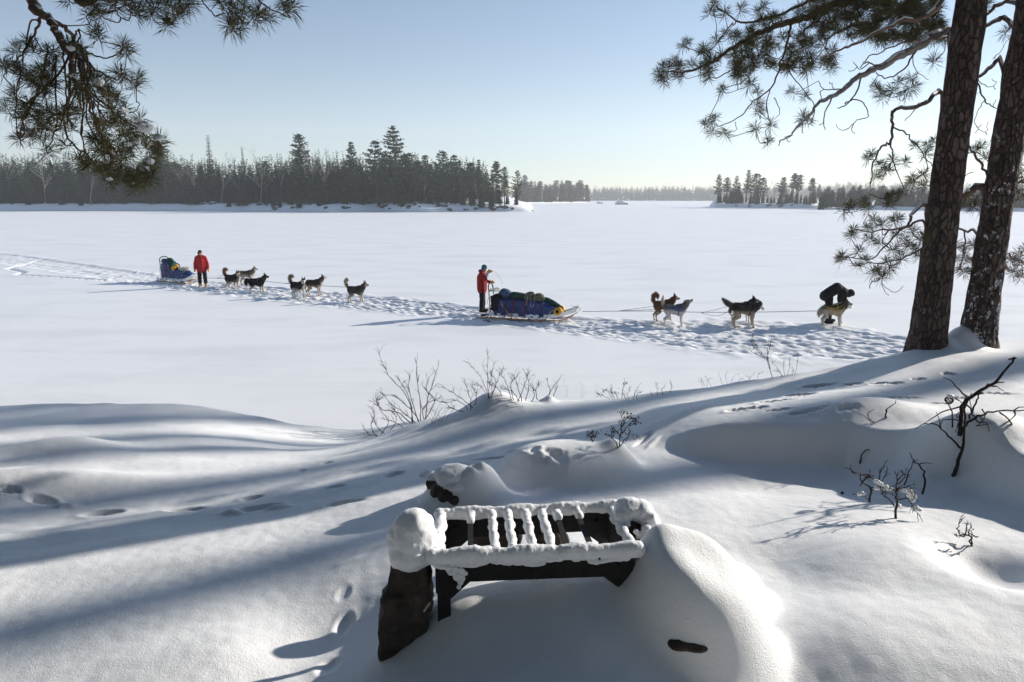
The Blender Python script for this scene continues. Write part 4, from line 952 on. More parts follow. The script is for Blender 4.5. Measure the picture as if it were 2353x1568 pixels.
# ---------------------------------------------------------------- fire grate and its stones
M['iron'] = flat('sooty_iron', (.012, .011, .011), .75, .4, 20, .5, .3)
M['stone'] = flat('dark_stone', (.06, .046, .038), .85, .55, 16, 1.0, bdist=.015)
def rockify(seed, amp=.02, sc=6.0, facet=.5):
    def f(co):
        a = fbm(co[:, 0]*sc+seed, co[:, 1]*sc, co[:, 2]*sc, 4)*amp; b = -np.abs(pnoise(co[:, 0]*sc*.6, co[:, 1]*sc*.6+seed, co[:, 2]*sc*.6))*amp*facet
        return a + b
    return f
def snowify(seed, amp=.006, sc=16.0):
    return lambda co: fbm(co[:, 0]*sc+seed, co[:, 1]*sc, co[:, 2]*sc, 4, .6)*amp
def camp():
    r = random.Random(2); ZT = 2.872
    FL, FR, RR, RL = onz(1003, 1284, ZT), onz(1456, 1268, ZT), onz(1401, 1170, ZT), onz(1014, 1188, ZT)
    g = empty('fire_grate', (0, 0, 0), label='black iron fire grate with snow lying along its rim and bars', cat='fire grate')
    def plate(A, B, name, nm_o):
        ax = (B-A); L = ax.length; ax.normalize(); n = ax.cross(Vector((0, 0, 1))).normalized()
        prof = [(0, 0), (L, 0), (L, -.55), (L-.045, -.55), (L-.045, -.155), (L-.115, -.098), (.125, -.098), (.05, -.168), (.05, -.55), (0, -.55)]
        a = [A + ax*s + Vector((0, 0, t)) - n*.006 for s, t in prof]; b = [p + n*.012 for p in a]; N_ = len(a); mb = MB()
        mb.add(a + b, [tuple(range(N_)), tuple(reversed(range(N_, 2*N_)))] + [(i, i+N_, (i+1) % N_+N_, (i+1) % N_) for i in range(N_)])
        mb.box(A.lerp(B, .5) + Vector((0, 0, -.012)) - n*.02, (L+.012, .05, .012), rot=ax.to_track_quat('X', 'Z').to_matrix())
        for s in (.06, L-.06): mb.ell(A + ax*s + Vector((0, 0, -.05)) + n*.008, .009, nu=8, nv=6)
        mb.build(nm_o, M['iron'], g, smooth=False)
    plate(FL, FR, 'front', 'front_plate'); plate(RL, RR, 'rear', 'rear_plate')
    for A, B in ((FL, RL), (FR, RR)):
        mb = MB(); mb.bar(A + Vector((0, 0, -.075)), B + Vector((0, 0, -.075)), .012, .14); mb.bar(A + Vector((0, 0, -.008)), B + Vector((0, 0, -.008)), .04, .010); mb.build('side_plate', M['iron'], g, smooth=False)
    F = [.170, .293, .388, .490, .585, .672, .795]; sn = MB()
    def run(A, B, wd, ht, n=34, lo=0, hi=1, off=.008):
        for k in range(n+1):
            f = lo + (hi-lo)*k/n; p = A.lerp(B, f); a = 1 + .14*math.sin(f*23+A.x*9) + r.uniform(-.05, .05)
            sn.ell(p + Vector((r.uniform(-.003, .003), r.uniform(-.003, .003), off)), (wd*a, wd*a, ht*a), nu=10, nv=7)
    for i, f in enumerate(F):
        a, b = FL.lerp(FR, f), RL.lerp(RR, f); mb = MB(); mb.bar(a + Vector((0, 0, .001)), b + Vector((0, 0, .001)), .022, .010); mb.build('bar', M['iron'], g, smooth=False)
        if i in (1, 2, 3, 4): run(a, b, .019, .019, 26, off=.014)
        else: run(a, b, .019, .019, 8, .80, 1, .012)
    run(FL, FR, .029, .031, 60, -.02, 1.02, .010); run(RL, RR, .027, .028, 50, -.01, 1.02, .012); run(FL, RL, .026, .025, 30); run(FR, RR, .022, .019, 30)
    nrm = (FR-FL).normalized().cross(Vector((0, 0, 1))).normalized()
    for k in range(60):                                # snow hanging down the front rim
        f = r.random(); sn.ell(FL.lerp(FR, f) + nrm*.014 + Vector((0, 0, -.016-.006*(1+math.sin(f*17)+.6*math.sin(f*41)))), (.018, .007, .011), nu=7, nv=5)
    remesh(sn, 'snow', .0042, M['snow_clump'], g, 2, snowify(1, .0055, 24))
    ps = MB()
    for x, y, s in [(1030, 1308, .012), (1045, 1312, .016), (1060, 1314, .014), (1050, 1326, .015), (1058, 1338, .011), (1054, 1350, .008), (1062, 1330, .012), (1035, 1316, .011), (1070, 1318, .008)]:
        d = pr(FL.lerp(FR, (x-1003)/453))[2]; ps.ell(P(x, y, d-.012), (s*1.2, .006, s*1.2), nu=8, nv=6)
    remesh(ps, 'snow_patch', .003, M['snow_clump'], g, 1, snowify(4, .002, 50))
    # left standing stone
    s = MB(); d = 2.66
    for u, v, rx, ry, rz in [(945, 1305, .078, .095, .06), (940, 1345, .082, .10, .09), (930, 1400, .082, .10, .10), (915, 1440, .068, .085, .09), (898, 1480, .045, .07, .09), (892, 1520, .035, .05, .08)]:
        s.box(P(u, v, d + (.02 if v < 1400 else 0)), (rx*2, ry*1.6, rz*1.9), rot=Matrix.Rotation(r.uniform(-.2, .2), 3, 'Z') @ Matrix.Rotation(-.12, 3, 'Y'))
    st = remesh(s, 'standing_stone', .009, M['stone'], None, 34, rockify(3, .020, 8, 1.0)); tag(st, 'tall dark stone at the left of the grate under a rounded snow cap', 'stone')
    c = MB()
    for u, v, rx, rz in [(944, 1268, .086, .07), (946, 1235, .088, .085), (950, 1210, .082, .068), (930, 1235, .07, .07), (965, 1240, .07, .07), (935, 1282, .066, .035), (965, 1275, .062, .04), (915, 1300, .026, .03), (905, 1322, .014, .022), (985, 1268, .045, .026), (1005, 1262, .032, .022)]: c.ell(P(u, v, 2.63), (rx, rx*1.05, rz), nu=18, nv=12)
    remesh(c, 'snow_cap', .006, M['snow_clump'], st, 8, snowify(7, .011, 13))
    # right stone at the back corner
    s = MB()
    for u, v, rx, rz, dd in [(1452, 1222, .055, .05, 2.84), (1470, 1240, .06, .06, 2.82), (1500, 1250, .045, .045, 2.78), (1480, 1275, .07, .07, 2.8)]: s.ell(P(u, v, dd), (rx, rx, rz), nu=14, nv=10)
    st = remesh(s, 'corner_stone', .007, M['stone'], None, 2, rockify(8, .014, 12, .8)); tag(st, 'dark knobbly stone at the back right corner of the grate, half buried in snow', 'stone')
    c = MB()
    for u, v, rx, rz, dd in [(1445, 1168, .062, .045, 2.86), (1470, 1175, .06, .05, 2.86), (1432, 1182, .045, .038, 2.84), (1492, 1198, .045, .045, 2.83), (1508, 1222, .033, .042, 2.81), (1515, 1242, .020, .03, 2.79), (1436, 1204, .022, .018, 2.8), (1470, 1232, .016, .014, 2.76), (1484, 1216, .02, .018, 2.77), (1462, 1222, .012, .011, 2.76)]: c.ell(P(u, v, dd), (rx, rx, rz), nu=16, nv=10)
    remesh(c, 'snow_cap', .006, M['snow_clump'], st, 2, snowify(11, .010, 20))
    # stones showing at the foot of the drifts
    for u, v, rx, rz, lab, sd in [(1592, 1507, .075, .05, 'dark rock slit showing under the big snow dome right of the grate', 5), ]:
        q = ground(u, v-4); s = MB(); s.ell(q + Vector((0, .05, .0)), (rx*1.05, .075, .024), nu=16, nv=10); s.ell(q + Vector((-.04, .05, .0)), (rx*.7, .07, .024), nu=16, nv=10)
        tag(remesh(s, 'rock', .006, M['stone'], None, 1, rockify(sd, .012, 14)), lab, 'rock')
    q = ground(1010, 1135); s = MB()
    for du, dv, rr_ in [(-14, -18, .05), (0, -2, .06), (18, 14, .06), (34, 20, .045)]: s.ell(ground(1008+du, 1136+dv) + Vector((.01, .05, -.005)), (rr_*1.2, .07, rr_), nu=14, nv=10)
    st = remesh(s, 'boulder', .008, M['stone'], None, 2, rockify(15, .016, 12)); tag(st, 'brown boulder face exposed on the small drift behind the grate', 'rock')
    c = MB()
    for u, v, rr_ in [(985, 1096, .06), (1005, 1102, .065), (1030, 1114, .065), (1052, 1126, .065), (1040, 1095, .10)]: c.ell(ground(u, v) + Vector((0, .05, -.006)), (rr_*1.3, rr_*1.1, rr_*.55), nu=14, nv=10)
    remesh(c, 'snow_cap', .008, M['snow_clump'], st, 8, snowify(17, .012, 12))
    # stones inside the pit
    q = onz(1240, 1215, 2.72); s = MB(); s.ell(Vector((q.x-.2, q.y+.12, 2.62)), (.13, .06, .10)); s.ell(Vector((q.x+.05, q.y+.1, 2.6)), (.1, .06, .09))
    tag(remesh(s, 'pit_stone', .008, M['stone'], None, 2, rockify(19, .012, 9)), 'dark stone at the back of the fire pit seen between the bars', 'stone')
camp()

# ---------------------------------------------------------------- shrubs, grasses and sticks
M['shrub'] = flat('shrub_twig', (.034, .022, .019), .8, .3, 30)
M['grass'] = flat('dry_grass', (.22, .17, .12), .8, .3, 30)
def plant(name, label, cat, traces, conv, depth=None, r0=.006, twigs=2, tl=.12, mat='shrub', group=None, seed=0, snow=(), grow=True, buds=0):
    r = random.Random(seed); mb = MB(); bp = traces[0][0]; g = ground(*conv(*bp)); D = depth or pr(g)[2]
    bd = MB()
    for T in traces:
        rr0 = r0
        if isinstance(T[-1], float): rr0 = T[-1]; T = T[:-1]
        dj = r.uniform(-.12, .12)*(.6 if len(T) < 3 else 1)
        pts = [P(*conv(*p), D + dj*(k/len(T))) for k, p in enumerate(T)]
        pp = smooth_path(pts, 4); n = len(pp); pp = [p + Vector((r.gauss(0, .004), r.gauss(0, .004), r.gauss(0, .004))) for p in pp]
        mb.tube(pp, [rr0*(1 - .65*k/(n-1)) for k in range(n)], 5)
        for k in range(int(twigs*len(T))):
            i = r.randint(max(1, n//3), n-1); a = pp[i]; t = (pp[min(i+1, n-1)]-pp[i-1]).normalized()
            d = (t + Vector((r.gauss(0, .6), r.gauss(0, .5), r.uniform(-.1, .5)))).normalized(); L = tl*r.uniform(.4, 1.2)
            m = a + d*L*.5 + Vector((r.gauss(0, .1), 0, .1))*L; e = a + d*L
            mb.tube([a, m, e], [rr0*.42, rr0*.32, rr0*.22], 4)
            if r.random() < .5:
                d2 = (d + Vector((r.gauss(0, .7), r.gauss(0, .4), .3))).normalized(); mb.tube([m, m + d2*L*.5], [rr0*.3, rr0*.2], 4)
            for _ in range(buds):
                bd.ell(e + Vector((r.gauss(0, .008), r.gauss(0, .008), r.gauss(0, .008))), r.uniform(.003, .006), nu=6, nv=4)
    o = mb.build(name, M[mat]); tag(o, label, cat, group)
    if bd.v: bd.build('seed_heads', M[mat], o)
    if snow:
        sb = MB()
        for x, y, s in snow: lump(sb, P(*conv(x, y), D-.01), s*.7, r)
        sb.build('snow_clumps', M['snow_clump'], o)
    return o
def CC2(x, y): return (804.3 + x*.4639, 746.8 + y*.4639)
def CC3(x, y): return (1838.3 + x*.4031, 689.4 + y*.4031)
def undergrowth():
    plant('shrub', 'tallest dark leafless shrub on the crest left of the grassy hummock', 'shrub', [
        [(310, 485), (300, 400), (265, 330), (190, 250), (145, 140)], [(310, 490), (300, 380), (235, 260)], [(350, 485), (350, 400), (335, 290), (328, 170)], [(370, 485), (385, 370), (410, 290), (437, 200)],
        [(300, 485), (230, 430), (160, 420), (130, 380), (150, 368)], [(280, 500), (240, 450), (160, 335)], [(350, 485), (300, 420), (230, 360), (165, 345)], [(360, 485), (420, 380), (380, 330), (390, 260)], [(340, 480), (310, 390), (290, 300), (300, 250)], [(370, 485), (360, 420), (410, 375), (470, 385)], [(330, 490), (270, 440), (200, 390)]], CC2, r0=.0068, twigs=2.6, tl=.13, seed=1)
    plant('shrub', 'low crooked leafless shrub at the foot of the crest, farthest left', 'shrub', [[(130, 555), (105, 500), (120, 450), (105, 410)], [(170, 540), (130, 500), (110, 455)], [(150, 545), (190, 480), (150, 420), (130, 370)], [(200, 520), (230, 470), (210, 430)], [(140, 550), (100, 545), (70, 520)], [(260, 505), (220, 480), (170, 470)]], CC2, r0=.005, twigs=3, tl=.1, seed=2)
    plant('shrub', 'thin leaning shrub between the tallest shrub and the grassy hummock', 'shrub', [[(600, 420), (590, 350), (570, 285)], [(610, 410), (560, 370), (500, 330), (460, 310)], [(590, 420), (540, 380), (480, 385)], [(620, 400), (625, 340), (600, 300)], [(560, 430), (520, 420), (460, 380)]], CC2, r0=.0042, twigs=3, tl=.1, seed=3)
    plant('grass_tuft', 'dry grass stalks matted below the tallest shrub', 'grass', [[(400+k*9, 490), (395+k*9+(-1)**k*25, 440), (390+k*9+(-1)**k*50, 400+k*3)] for k in range(9)], CC2, r0=.0022, twigs=2, tl=.07, mat='grass', seed=4)
    plant('grass_tuft', 'tall feathery grass standing on the snowy hummock', 'grass', [[(690, 365), (682, 250), (678, 130)], [(690, 365), (650, 260), (585, 190)], [(700, 365), (735, 260), (762, 205)], [(680, 365), (690, 280), (655, 200)], [(705, 365), (700, 260), (715, 190)], [(695, 365), (640, 300), (600, 300)], [(690, 365), (720, 290), (700, 240)]], CC2, r0=.0028, twigs=6, tl=.06, mat='shrub', seed=5)
    plant('shrub', 'bushy twigs rising just right of the snowy hummock', 'shrub', [[(800, 375), (780, 300), (750, 240)], [(830, 378), (860, 310), (882, 240)], [(850, 375), (830, 300), (815, 260)], [(870, 375), (885, 320), (890, 270)], [(810, 375), (800, 290), (830, 255)], [(840, 378), (800, 330), (760, 320)], [(900, 378), (915, 340), (890, 290)], [(930, 375), (920, 320), (935, 300)], [(760, 370), (735, 320), (700, 300)]], CC2, r0=.0045, twigs=3.2, tl=.1, seed=6)
    plant('shrub', 'forked twig on the little snow peak', 'shrub', [[(985, 350), (990, 320), (975, 275)], [(985, 350), (1005, 310), (1037, 275)], [(1010, 355), (1020, 320), (1030, 300)]], CC2, r0=.004, twigs=2, tl=.07, seed=7)
    for k, (x, lab) in enumerate([(1065, 'thin grass stalk right of the forked twig'), (1145, 'pair of thin stalks midway along the crest'), (1215, 'lone short stalk before the low seed heads')]):
        plant('grass_stalk', lab, 'grass', [[(x, 360), (x+4, 320), (x-3, 270+k*10)], [(x+8, 360), (x+14, 330), (x+10, 300)]], CC2, r0=.0018, twigs=1.5, tl=.05, mat='grass', seed=20+k)
    plant('shrub', 'low brown seed heads on the crest with one tall stem', 'shrub', [[(1300, 368), (1280, 335), (1265, 325)], [(1310, 368), (1300, 340), (1290, 318)], [(1290, 368), (1250, 350), (1235, 345)], [(1345, 368), (1350, 320), (1365, 293)], [(1325, 368), (1320, 345), (1310, 335)]], CC2, r0=.003, twigs=4, tl=.05, seed=8, buds=1)
    plant('shrub', 'fine red twigs beside the low seed heads', 'shrub', [[(1380, 372), (1375, 345), (1385, 320)], [(1400, 372), (1410, 340), (1430, 305)], [(1420, 370), (1420, 345), (1440, 335)], [(1370, 372), (1360, 350), (1350, 340)]], CC2, r0=.0028, twigs=4, tl=.05, seed=9)
    plant('shrub', 'sparse stems before the crest rises to the right', 'shrub', [[(1520, 350), (1520, 320), (1515, 295)], [(1550, 345), (1545, 320), (1555, 310)], [(1585, 335), (1590, 310), (1582, 278)], [(1500, 352), (1490, 335)]], CC2, r0=.0025, twigs=3, tl=.05, seed=10)
    plant('shrub', 'fringe of short twigs along the rising crest', 'shrub', [[(1745, 308), (1740, 275), (1725, 262)], [(1765, 308), (1770, 275), (1760, 255)], [(1790, 305), (1775, 275), (1790, 265)], [(1755, 308), (1750, 285), (1735, 280)], [(1870, 302), (1860, 260), (1865, 235)], [(1885, 300), (1895, 265), (1915, 245)], [(1850, 303), (1835, 270), (1825, 240)], [(1960, 295), (1980, 265), (2005, 240)], [(1990, 290), (1975, 262), (1960, 255)], [(2030, 285), (2020, 255), (2040, 235)], [(1920, 300), (1930, 275), (1945, 268)]], CC2, r0=.003, twigs=3.5, tl=.06, seed=11)
    plant('shrub', 'tall spindly shrub standing out before the trampled snow', 'shrub', [[(2092, 265), (2080, 220), (2060, 170), (2020, 120), (1985, 55)], [(2080, 220), (2070, 150), (2065, 95)], [(2065, 180), (2075, 130), (2085, 95)], [(2060, 170), (2020, 150), (1970, 120)], [(2050, 160), (2000, 110), (1990, 80)]], CC2, r0=.004, twigs=3, tl=.08, seed=12)
    plant('shrub', 'pale bush of dry stalks right of the tall spindly shrub', 'shrub', [[(2140, 255), (2120, 220), (2095, 190)], [(2150, 255), (2150, 210), (2145, 175)], [(2160, 255), (2175, 220), (2180, 165)], [(2200, 250), (2215, 200), (2215, 145)], [(2145, 255), (2130, 235), (2110, 230)], [(2190, 250), (2195, 225)]], CC2, r0=.0026, twigs=3.5, tl=.06, mat='grass', seed=13)
    plant('seed_plant', 'brown seed plant sticking up behind the broad hump', 'plant', [[(1335, 608), (1340, 540), (1345, 480), (1350, 448)], [(1330, 608), (1300, 560), (1270, 545)], [(1335, 605), (1370, 560), (1395, 540)], [(1340, 560), (1370, 500), (1405, 492)], [(1340, 550), (1315, 520), (1310, 530)], [(1338, 520), (1365, 470), (1385, 465)], [(1325, 608), (1305, 600), (1290, 598)]], CC2, r0=.004, twigs=3, tl=.05, seed=14, buds=2)
    plant('seed_plant', 'tiny seed plant left of the larger brown one', 'plant', [[(1198, 580), (1185, 555), (1175, 545)], [(1198, 580), (1200, 555), (1195, 535)], [(1200, 580), (1215, 560), (1220, 548)]], CC2, r0=.003, twigs=3, tl=.035, seed=15, buds=2)
    # dead branches on the right
    o = plant('dead_branch', 'big dead branch with a pine cone standing crookedly out of the snow', 'branch', [
        [(872, 1005), (905, 920), (935, 780), (935, 580), .015], [(905, 775), (920, 690), (930, 590), (1030, 515), (1110, 470), (1180, 390), (1228, 328), (1190, 342), .016], [(950, 560), (890, 490), (820, 440), .007], [(912, 845), (860, 790), (790, 720), (720, 705), (665, 732), .008],
        [(905, 770), (960, 700), (1030, 655), (1130, 637), (1290, 628), .011], [(1140, 640), (1200, 700), (1160, 762), .006], [(1195, 690), (1207, 785), .006], [(1225, 640), (1220, 665), (1195, 700), .006], [(955, 600), (1010, 690), (1060, 700), (1080, 757), .006],
        [(870, 722), (870, 640), (830, 590), (760, 592), .006], [(930, 610), (800, 640), (710, 705), .006], [(960, 680), (1000, 590), (1020, 530), (1100, 490), (1165, 522), .007], [(900, 640), (893, 665), (930, 660), .004], [(1040, 620), (1050, 680), (1000, 720), .005], [(915, 690), (830, 680), (790, 715), .005], [(1000, 720), (1060, 712), (1110, 740), .005], [(880, 560), (930, 590), .005], [(960, 545), (985, 640), .004], [(930, 660), (885, 740), (905, 770), .004], [(1030, 655), (1040, 690), (1030, 700), .004]], CC3, r0=.006, twigs=.25, tl=.1, seed=16)
    D = pr(ground(*CC3(872, 1005)))[2]; cb = MB(); cp = P(*CC3(850, 572), D)
    for j in range(7):
        for k in range(8):
            a = k*.785 + j*.4; rr_ = .024*math.sin(math.pi*(j+1)/8.5); cb.ell(cp + Vector((math.cos(a)*rr_, math.sin(a)*rr_, -.024+.008*j)), (.007, .007, .0035), nu=6, nv=4)
    cone = cb.build('pine_cone', M['shrub'], o); sb = MB(); sb.ell(cp + Vector((0.004, 0, .03)), (.024, .024, .012)); sb.build('snow_cap', M['snow_clump'], cone)
    plant('twig', 'short bent twig poking up on the flat snow above the drift', 'twig', [[(485, 672), (495, 630), (547, 577), .007], [(500, 640), (490, 625), .004]], CC3, twigs=0, seed=17)
    plant('twig', 'curved twig left of the short bent twig', 'twig', [[(425, 698), (390, 680), (395, 640), (432, 625), .0045], [(400, 690), (360, 660), (308, 645), .003]], CC3, twigs=.3, tl=.04, seed=18)
    plant('twig', 'arched twig alone in the shaded drift', 'twig', [[(343, 945), (350, 890), (390, 850), (457, 845), .0065]], CC3, twigs=0, seed=19)
    plant('twig', 'looped twigs behind the snow hung sapling', 'twig', [[(695, 1108), (712, 1000), (680, 940), (650, 920), (628, 877), .0075], [(598, 1060), (620, 970), (668, 908), .0055], [(680, 935), (757, 932), .004], [(650, 920), (640, 935), .004]], CC3, twigs=0, seed=20)
    plant('sapling', 'half buried dry sapling hung with snow clumps', 'sapling', [[(545, 1245), (550, 1150), (545, 1080), (555, 985), .008], [(548, 1190), (490, 1120), (460, 1095)], [(550, 1150), (600, 1130), (640, 1170), (682, 1262)], [(395, 1155), (400, 1080), (360, 1040), (385, 1000), (308, 990), .007], [(400, 1085), (450, 1080), (490, 965)], [(450, 1020), (475, 950)], [(555, 1090), (620, 1060), (650, 1130)], [(305, 1112), (345, 1110), (392, 1130)], [(360, 1040), (345, 1000), (420, 1020)], [(555, 1050), (590, 1020), (600, 1010)], [(460, 1100), (520, 1080), (550, 1100)], [(400, 1080), (450, 1060), (480, 1090), (550, 1120)], [(340, 1060), (370, 1020)]], CC3, r0=.0045, twigs=2.2, tl=.05, seed=21,
        snow=[(450, 1040, .035), (485, 1072, .035), (520, 1080, .02), (630, 1095, .035), (640, 1120, .03), (668, 1190, .035), (350, 1105, .03), (560, 1180, .03), (590, 1085, .025), (430, 1075, .03), (640, 1145, .025)])
    plant('sapling', 'small dry sprig at the lower right', 'sapling', [[(982, 1410), (960, 1350), (915, 1338), (900, 1290), (922, 1238), .005], [(962, 1350), (975, 1290)], [(1012, 1350), (970, 1338), (900, 1340), (890, 1352)], [(945, 1342), (955, 1285), (965, 1278)], [(985, 1395), (975, 1350), (980, 1295)]], CC3, r0=.0038, twigs=1.5, tl=.03, seed=22)
    plant('twig', 'tiny stub in the snow left of the sapling', 'twig', [[(235, 1108), (240, 1092), .012]], CC3, twigs=0, seed=23)
undergrowth()
# ---------------------------------------------------------------- dogs
def furmat(name):
    q = N(name); a = q.n('ShaderNodeVertexColor'); a.layer_name = 'coat'; t = q.tex(60, 3, .6)
    mx = q.n('ShaderNodeMix', data_type='RGBA', blend_type='MULTIPLY'); mx.inputs[0].default_value = .35
    q.l(a.outputs[0], mx.inputs[6]); q.l(t.outputs[0], mx.inputs[7]); q.l(mx.outputs[2], q.b.inputs['Base Color'])
    q.b.inputs['Roughness'].default_value = .85; q.b.inputs['Specular IOR Level'].default_value = .15; q.bump(t.outputs[0], .6, .01); return q.m
M['fur'] = furmat('fur')
def cloth(name, c, rough=.85): return flat(name, c, rough, .25, 18, .4, .15, bdist=.01)
M['red_cloth'] = cloth('red_cloth', (.36, .022, .028)); M['red2'] = cloth('dark_red_cloth', (.26, .022, .022)); M['black_cloth'] = cloth('black_cloth', (.016, .016, .018))
M['mitten'] = cloth('yellow_leather', (.62, .30, .05)); M['tanboot'] = cloth('tan_canvas', (.42, .30, .2)); M['skin'] = flat('skin', (.48, .24, .17), .6, .1, 10)
M['teal'] = cloth('teal_knit', (.03, .13, .17)); M['darkhat'] = cloth('dark_wool', (.035, .025, .03)); M['greysl'] = cloth('grey_sleeve', (.42, .42, .44))
M['blue_tarp'] = flat('blue_tarp', (.012, .028, .14), .45, .4, 9, .8, .5, bdist=.03); M['green_cloth'] = cloth('green_canvas', (.015, .055, .04)); M['slate'] = cloth('slate_bag', (.06, .10, .17))
M['drab'] = cloth('drab_pack', (.12, .12, .08)); M['foam'] = flat('yellow_foam', (.62, .33, .02), .7, .1, 12); M['wood'] = flat('varnished_ash', (.38, .20, .07), .5, .3, 14)
M['whiteplastic'] = flat('white_plastic', (.78, .78, .77), .4, .06, 8, spec=.5); M['rope'] = flat('dark_rope', (.05, .045, .04), .9, .3, 60); M['paleR'] = flat('pale_rope', (.50, .52, .42), .9, .3, 60)
M['red_strap'] = flat('red_strap', (.28, .02, .015), .7, .1, 20); M['blue_web'] = flat('blue_webbing', (.03, .09, .35), .7, .1, 20); M['yel_web'] = flat('yellow_webbing', (.55, .33, .03), .7, .1, 20)
BLK = (.018, .016, .017); CRM = (.62, .55, .46); WHT = (.72, .68, .62); TAN = (.36, .22, .12); GRY = (.17, .15, .135); DGR = (.07, .06, .055); BRN = (.20, .095, .045); LTN = (.48, .40, .31)
def lerpc(a, b, t): return np.array(a)*(1-t)[:, None] + np.array(b)*t[:, None]
def dog(px, label, back, belly, face, legs, yaw=0, s=1.0, tail='curl', head=(0, 0), turn=0, tailc=None, earback=False, snout_down=0, harness=None, step=0, saddle=.42, stance='stand', seed=0):
    g = onz(*px); gz = lz(g.x, g.y); r = random.Random(seed)
    mb = MB(); c = mb.cap; e = mb.ell
    e((.17, 0, .45), (.17, .118, .155)); c((.17, 0, .445), (-.18, 0, .475), .142, .122); e((-.27, 0, .475), (.13, .112, .125))
    c((.05, 0, .56), (.26, 0, .57), .05, .07)
    nb = Vector((.25, 0, .50)); nk = Vector((.37, 0, .63 - snout_down*.10))
    hm = Matrix.Rotation(turn, 3, 'Z') @ Matrix.Rotation(head[0], 3, 'Y') @ Matrix.Rotation(head[1], 3, 'X')
    hc = nb + Matrix.Rotation(turn*.45, 3, 'Z') @ (nk - nb + Vector((.05, 0, .05)))
    c(nb, hc - Vector((.02, 0, .03)), .125, .09); c(nb + Vector((.0, 0, -.02)), hc + Vector((-.01, 0, -.05)), .10, .075)
    H = lambda x, y, z: hc + hm @ Vector((x, y, z))
    e(H(0, 0, .0), (.085, .078, .073)); e(H(.02, .035, -.025), .045); e(H(.02, -.035, -.025), .045)
    c(H(.06, 0, -.02), H(.155, 0, -.035), .043, .028); c(H(.05, 0, -.045), H(.13, 0, -.058), .03, .018); e(H(.175, 0, -.022), .015)
    for sy in (-1, 1):
        if earback: c(H(-.02, .055*sy, .05), H(-.08, .085*sy, .075), .026, .008)
        else: c(H(-.015, .045*sy, .055), H(-.025, .058*sy, .135), .031, .007)
    for sy, st in ((1, step), (-1, -step)):
        c((.22, .075*sy, .42), (.205+st*.3, .08*sy, .23), .062, .036); c((.205+st*.3, .08*sy, .23), (.235+st, .08*sy, .05), .034, .025); c((.23+st, .08*sy, .035), (.27+st, .08*sy, .022), .029, .024)
        c((-.27, .07*sy, .44), (-.20-st*.3, .085*sy, .28), .098, .055); c((-.20-st*.3, .085*sy, .28), (-.36-st*.7, .085*sy, .185), .048, .030); c((-.36-st*.7, .085*sy, .185), (-.32-st, .085*sy, .045), .028, .024); c((-.325-st, .085*sy, .033), (-.28-st, .085*sy, .022), .028, .024)
    T = {'curl': [(-.37, 0, .52), (-.46, 0, .60), (-.50, 0, .70), (-.46, 0, .79), (-.38, .03, .81), (-.32, .04, .76)], 'ring': [(-.36, 0, .52), (-.45, 0, .62), (-.44, 0, .74), (-.35, 0, .79), (-.26, .02, .74), (-.25, .03, .66)],
         'up': [(-.37, 0, .52), (-.43, 0, .62), (-.45, 0, .72), (-.43, 0, .83)], 'hook': [(-.37, 0, .54), (-.44, 0, .64), (-.48, 0, .75), (-.43, 0, .83), (-.35, 0, .80)], 'back': [(-.37, 0, .54), (-.50, 0, .56), (-.62, 0, .62), (-.73, 0, .70)],
         'down': [(-.38, 0, .50), (-.45, 0, .44), (-.48, 0, .34), (-.46, 0, .25)], 'bush': [(-.38, 0, .52), (-.48, 0, .52), (-.53, 0, .44), (-.52, 0, .36)]}[tail]
    R_ = {'curl': .055, 'ring': .058, 'up': .038, 'hook': .055, 'back': .055, 'down': .05, 'bush': .075}[tail]
    for k in range(len(T)-1):
        f0, f1 = k/(len(T)-1), (k+1)/(len(T)-1); c(T[k], T[k+1], R_*(.62+.5*math.sin(math.pi*min(1, f0+.12))), R_*(.62+.5*math.sin(math.pi*min(1, f1+.0))) if k < len(T)-2 else R_*.45)
    hcv = np.array(hc)
    def post(me, co):
        nz = fbm(co[:, 0]*9+seed, co[:, 1]*9, co[:, 2]*9, 3)
        x, y, z = co[:, 0], co[:, 1], co[:, 2] + .05*nz
        t = sstep(saddle-.05, saddle+.06, z + .05*np.clip(x, -1, .3)*0); col = lerpc(belly, back, t)
        leg = sstep(.34, .24, z); col = col*(1-leg)[:, None] + np.array(legs)*leg[:, None]
        chest = sstep(.26, .33, x + .1*nz)*sstep(.60, .50, z)*sstep(.05, .02, np.abs(y)*.5); col = col*(1-.7*chest)[:, None] + np.array(belly)*(.7*chest)[:, None]
        loc = (co - hcv) @ np.array(hm); near = np.linalg.norm(co-hcv, axis=1) < .21
        hx, hz = loc[:, 0], loc[:, 2]; fm = (sstep(.0, .06, hx)*sstep(.035, .0, hz+.02*nz)) * near; 
        col = col*(1-fm)[:, None] + np.array(face)*fm[:, None]
        top = near*sstep(-.02, .02, hz)*(1-fm); col = col*(1-top)[:, None] + np.array(back)*top[:, None]
        nose = near*(hx > .165); col[nose.astype(bool)] = (.012, .011, .012)
        for sy in (-1, 1):
            ey = near*(np.linalg.norm(loc-np.array([.075, .034*sy, .018]), axis=1) < .016); col[ey.astype(bool)] = (.012, .01, .01)
        tl = sstep(-.40, -.46, x)*(z > .3) + sstep(.62, .7, z)*(x < -.2); tl = np.clip(tl, 0, 1)
        if tailc is not None: col = col*(1-tl)[:, None] + np.array(tailc)*tl[:, None]
        vcol(me, np.clip(col*(1+.35*nz[:, None]), .008, 1))
    ob = remesh(mb, 'sled_dog', .0135, M['fur'], None, 2, lambda co: fbm(co[:, 0]*22, co[:, 1]*22, co[:, 2]*22+seed, 3)*.012*(co[:, 2] > .22), post)
